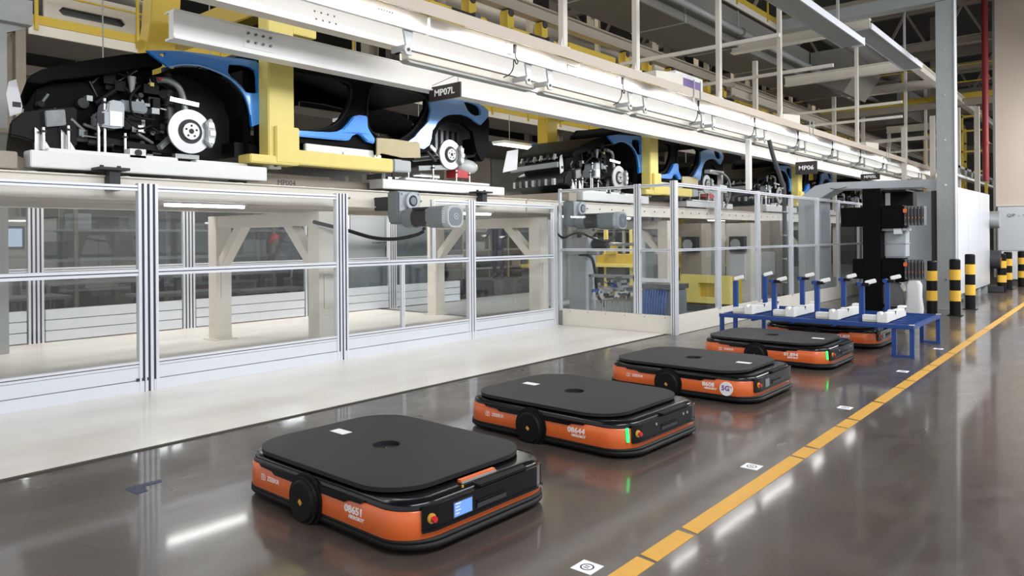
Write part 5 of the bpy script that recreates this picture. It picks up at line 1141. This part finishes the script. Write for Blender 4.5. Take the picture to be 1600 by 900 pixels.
for k, (x, y, z, w_, m) in enumerate(((-8.85, 15, 2.2, .22, 'white'), (-7.6, 15.4, 2.2, .5, 'creamdim'), (-6.9, 16.4, 2.2, .6, 'cream'), (-8.2, 17.5, 2.3, .5, 'cream'), (-7.2, 19, 2.3, .6, 'creamdim'), (-6.6, 20.8, 2.3, .5, 'cream'), (-9.4, 16.5, 2.4, .4, 'sheet'), (-10.8, 14.2, 2.4, .5, 'sheet'))):
    t = thing('machine_column', ['slim white machine column behind the cell corner', 'dim beige machine column with a black reel box', 'wide cream machine column in the cell', 'cream machine column behind the robot pedestal line', 'dim beige column deeper in the cell', 'cream column next to the grey portal', 'grey sheet column in the back of the cell', 'grey sheet column behind the second motor'][k], 'column', (x, y, 0))
    bx('shaft', (x-w_/2, x+w_/2, y-w_/2, y+w_/2, 0, z-.4), m, t, .01)
    if k in (1, 2, 5): g = MB(); g.box(x-.15, x+.2, y-w_/2-.16, y-w_/2, 1.15, 1.5, 'ink'); g.cyl((x, y-w_/2-.18, 1.32), (x, y-w_/2-.16, 1.32), .12, 'galv', 16); g.build('reel_box', t)
    if k in (2, 3, 4): bx('cover', (x-w_*.35, x+w_*.3, y-w_/2-.05, y-w_/2, .5, 1.1), 'sheetwhite', t, .01)
for k, (x, y) in enumerate(((-13.6, 17.0), (-12.2, 18.6), (-11.0, 19.4), (-9.6, 20.6), (-12.9, 23))):
    t = thing('yellow_station', 'yellow framed work station deep in the robot cell, %s from the left' % ORD[k], 'machine', (x, y, 0), 'yellow stations behind the robot cell')
    for dx in (0, .9): bx('mast', (x+dx, x+dx+.1, y, y+.1, 0, 2.3), 'paleyellow', t)
    bx('beam', (x-.2, x+1.2, y-.1, y+.2, .72, 1.0), 'yellow', t); bx('table', (x-.3, x+1.3, y-.3, y+.5, .62, .72), 'paleyellow', t)
    g = MB(); g.box(x+.2, x+.5, y-.2, y, 1.0, 1.35, 'yellow'); g.cyl((x+.7, y, 1.0), (x+.7, y, 1.7), .05, 'steel', 10); g.box(x+.15, x+.8, y-.1, y+.2, .2, .6, 'darksteel'); g.build('tooling', t)
t = thing('dark_mast', 'tall black cable mast beside the grey portal leg', 'mast', (-5.75, 16.2, 0))
MB().tube([(-5.66, 15.6, 0), (-5.66, 15.6, 2.3), (-5.72, 15.6, 2.7), (-5.85, 15.5, 3.2), (-5.9, 15.4, 3.55)], .045, 'ink', 10).build('conduit', t)
for z in (.5, 1.0, 1.5, 2.0, 2.5): MB().cyl((-5.66 if z < 2.4 else -5.69, 15.6, z), (-5.66 if z < 2.4 else -5.69, 15.6, z+.03), .055, 'galv', 10).build('tie', t)
tag(bx('white_duct_tube', (-6.34, -6.24, 15.2, 15.3, 2.5, 3.56), 'white'), 'white vertical tube hanging from the lamp beam beside the black mast', 'tube')

# ================================================================ WORKERS
def person(name, lab, loc, J, head, cap, hands, face, vest='cloth'):
    """J: dict joint -> (pos, radius)"""
    t = thing(name, lab, 'person', loc)
    names = list(J); V = [Vector(J[n][0]) for n in names]; I = {n: i for i, n in enumerate(names)}
    E = [('pelvis', 'waist'), ('waist', 'chest'), ('chest', 'neck'), ('neck', 'skull'), ('chest', 'ls'), ('ls', 'le'), ('le', 'lw'), ('chest', 'rs'), ('rs', 're'), ('re', 'rw'), ('pelvis', 'lh'), ('lh', 'lk'), ('lk', 'la'), ('la', 'lt'), ('pelvis', 'rh'), ('rh', 'rk'), ('rk', 'ra'), ('ra', 'rt')]
    me = bpy.data.meshes.new('body'); me.from_pydata([v-Vector(loc) for v in V], [(I[a], I[b]) for a, b in E], []); o = bpy.data.objects.new('body', me); COL.objects.link(o); o.parent = t
    md = o.modifiers.new('skin', 'SKIN'); md.use_smooth_shade = True
    for n, sv in zip(names, me.skin_vertices[0].data): sv.radius = (J[n][1], J[n][1]); sv.use_root = (n == 'pelvis')
    s = o.modifiers.new('sub', 'SUBSURF'); s.levels = 1; s.render_levels = 1
    me.materials.append(MATS[vest])
    h = MB(); hc = Vector(head); f = Vector(face).normalized(); side = f.cross(Vector((0, 0, 1))).normalized(); upn = side.cross(f)
    rings = []
    for k in range(11):
        a = math.pi*k/10; z = -math.cos(a)*.12; r = math.sin(a)**.8*.085 if 0 < k < 10 else .002
        jaw = .80 if z < -.04 else 1.0
        rings.append([hc+upn*z+f*(math.cos(q)*r*1.12*jaw)+side*(math.sin(q)*r*.95*jaw) for q in [2*math.pi*i/14 for i in range(14)]])
    h.loft(rings, 'skin'); h.bar(hc+f*.085+upn*.01, hc+f*.115-upn*.03, .025, .02, 'skin')
    for s_ in (-1, 1):
        h.ball(hc+f*.083+side*.032*s_+upn*.012, .011, 'ink', nu=8, nv=6); h.ball(hc+side*.085*s_-upn*.005, .022, 'skin', (.6, .8, 1.2), 8, 6)
    h.bar(hc+f*.09-upn*.055-side*.02, hc+f*.09-upn*.055+side*.02, .008, .006, 'red')
    ho = h.build('head', t)
    c = MB(); rings = []
    for k in range(6):
        a = math.pi/2*k/5; r = math.cos(a)*.108+.001; rings.append([hc+upn*(.025+math.sin(a)*.115)+f*(math.cos(q)*r*1.1)+side*(math.sin(q)*r) for q in [2*math.pi*i/16 for i in range(16)]])
    c.loft(rings, cap); c.bar(hc+f*.09+upn*.035, hc+f*.17+upn*.02, .13, .012, cap); c.build('cap', t)
    for (w, d) in hands:
        g = MB(); w = Vector(w); d = Vector(d).normalized(); sd = d.cross(Vector((0, 0, 1))).normalized()
        g.bar(w-d*.01, w+d*.09, .08, .03, 'glove')
        for i, L in enumerate((.062, .075, .08, .068)): 
            p = w+d*.085+sd*(-.03+i*.02); g.tube([p, p+d*L*.55-Vector((0, 0, .01)), p+d*L-Vector((0, 0, .035))], .009, 'glove', 6, False)
        p = w+d*.03+sd*.04; g.tube([p, p+sd*.03+d*.03, p+sd*.035+d*.065-Vector((0, 0, .015))], .010, 'glove', 6, False)
        g.build('hand', t)
    return t
x, y = -14.05, 9.15
person('person', 'worker in a red cap bending to the left over the long table', (x, y, 0), {
 'pelvis': ((x, y+.1, .95), .15), 'waist': ((x, y+.02, 1.1), .14), 'chest': ((x, y-.2, 1.32), .15), 'neck': ((x, y-.36, 1.44), .06), 'skull': ((x, y-.42, 1.47), .05),
 'ls': ((x+.2, y-.24, 1.34), .07), 'le': ((x+.24, y-.40, 1.08), .055), 'lw': ((x+.18, y-.66, 1.02), .035), 'rs': ((x-.2, y-.24, 1.34), .07), 're': ((x-.24, y-.42, 1.08), .055), 'rw': ((x-.2, y-.68, 1.02), .035),
 'lh': ((x+.1, y+.1, .88), .10), 'lk': ((x+.11, y+.06, .48), .075), 'la': ((x+.11, y+.12, .09), .05), 'lt': ((x+.12, y-.06, .04), .04), 'rh': ((x-.1, y+.1, .88), .10), 'rk': ((x-.11, y+.04, .48), .075), 'ra': ((x-.11, y+.12, .09), .05), 'rt': ((x-.12, y-.06, .04), .04)},
 (x, y-.50, 1.50), 'red', [((x+.18, y-.68, 1.02), (0, -1, -.3)), ((x-.2, y-.7, 1.02), (0, -1, -.3))], (.1, -1, -.45))
tag(bx('work_platform', (-14.3, -12.9, 14.4, 16.2, 0, .38), 'darksteel'), 'dark step platform under the standing worker', 'platform')
x, y, z = -13.5, 15.25, .38
person('person', 'worker in dark clothes and white gloves standing behind the fourth glass bay', (x, y, z), {
 'pelvis': ((x, y, z+.95), .14), 'waist': ((x, y, z+1.1), .13), 'chest': ((x, y, z+1.34), .15), 'neck': ((x+.02, y-.02, z+1.52), .06), 'skull': ((x+.03, y-.03, z+1.58), .05),
 'ls': ((x-.18, y-.08, z+1.42), .07), 'le': ((x-.22, y-.26, z+1.18), .052), 'lw': ((x-.06, y-.46, z+1.2), .034), 'rs': ((x+.18, y+.08, z+1.42), .07), 're': ((x+.3, y+.02, z+1.16), .052), 'rw': ((x+.38, y-.2, z+1.16), .034),
 'lh': ((x-.09, y-.03, z+.88), .10), 'lk': ((x-.1, y-.06, z+.48), .075), 'la': ((x-.1, y-.03, z+.09), .05), 'lt': ((x-.02, y-.18, z+.04), .04), 'rh': ((x+.09, y+.03, z+.88), .10), 'rk': ((x+.12, y+.0, z+.48), .075), 'ra': ((x+.12, y+.03, z+.09), .05), 'rt': ((x+.2, y-.12, z+.04), .04)},
 (x+.05, y-.05, z+1.68), 'cloth', [((x-.06, y-.48, z+1.2), (.5, -.8, 0)), ((x+.38, y-.22, z+1.16), (.3, -.9, 0))], (.6, -.8, -.15))

for k in range(2):
    dy = k*3.4
    t = thing('slotted_panel', 'beige machine panel with a long slot behind the rear walkway, %s from the left' % ORD[k], 'panel', (-14.6, 5+dy, 5.2), 'slotted panels behind the rear walkway')
    o_ = [(4.45+dy, 5.16), (6.05+dy, 5.16), (6.05+dy, 5.98), (4.45+dy, 5.98)]
    h_ = [(4.75+dy, 5.55), (4.68+dy, 5.62), (4.75+dy, 5.70), (5.75+dy, 5.70), (5.82+dy, 5.62), (5.75+dy, 5.55)]
    MB().prism([o_, h_], 'X', -14.62, -14.56, 'cream').build('sheet', t); bx('back', (-14.9, -14.7, 4.5+dy, 6.0+dy, 5.14, 5.9), 'darksteel', t)
t = thing('lift_unit', 'steel lifting unit with white box and looped cable behind the second car', 'machine', (-7.55, 16.6, 2.2))
bx('mast', (-7.6, -7.5, 16.55, 16.65, 2.16, 3.0), 'steel', t); bx('arm', (-7.62, -7.48, 15.9, 16.65, 2.98, 3.06), 'galv', t); bx('box', (-7.62, -7.42, 16.3, 16.7, 2.55, 2.72), 'sheetwhite', t, .01)
MB().tube([(-7.5, 15.95, 3.0), (-7.45, 16.4, 3.02), (-7.4, 16.75, 2.85), (-7.42, 16.85, 2.5), (-7.5, 16.75, 2.2)], .025, 'motorgrey', 8).build('cable', t)
bx('foot', (-7.85, -7.45, 16.45, 16.75, 2.155, 2.19), 'galv', t)
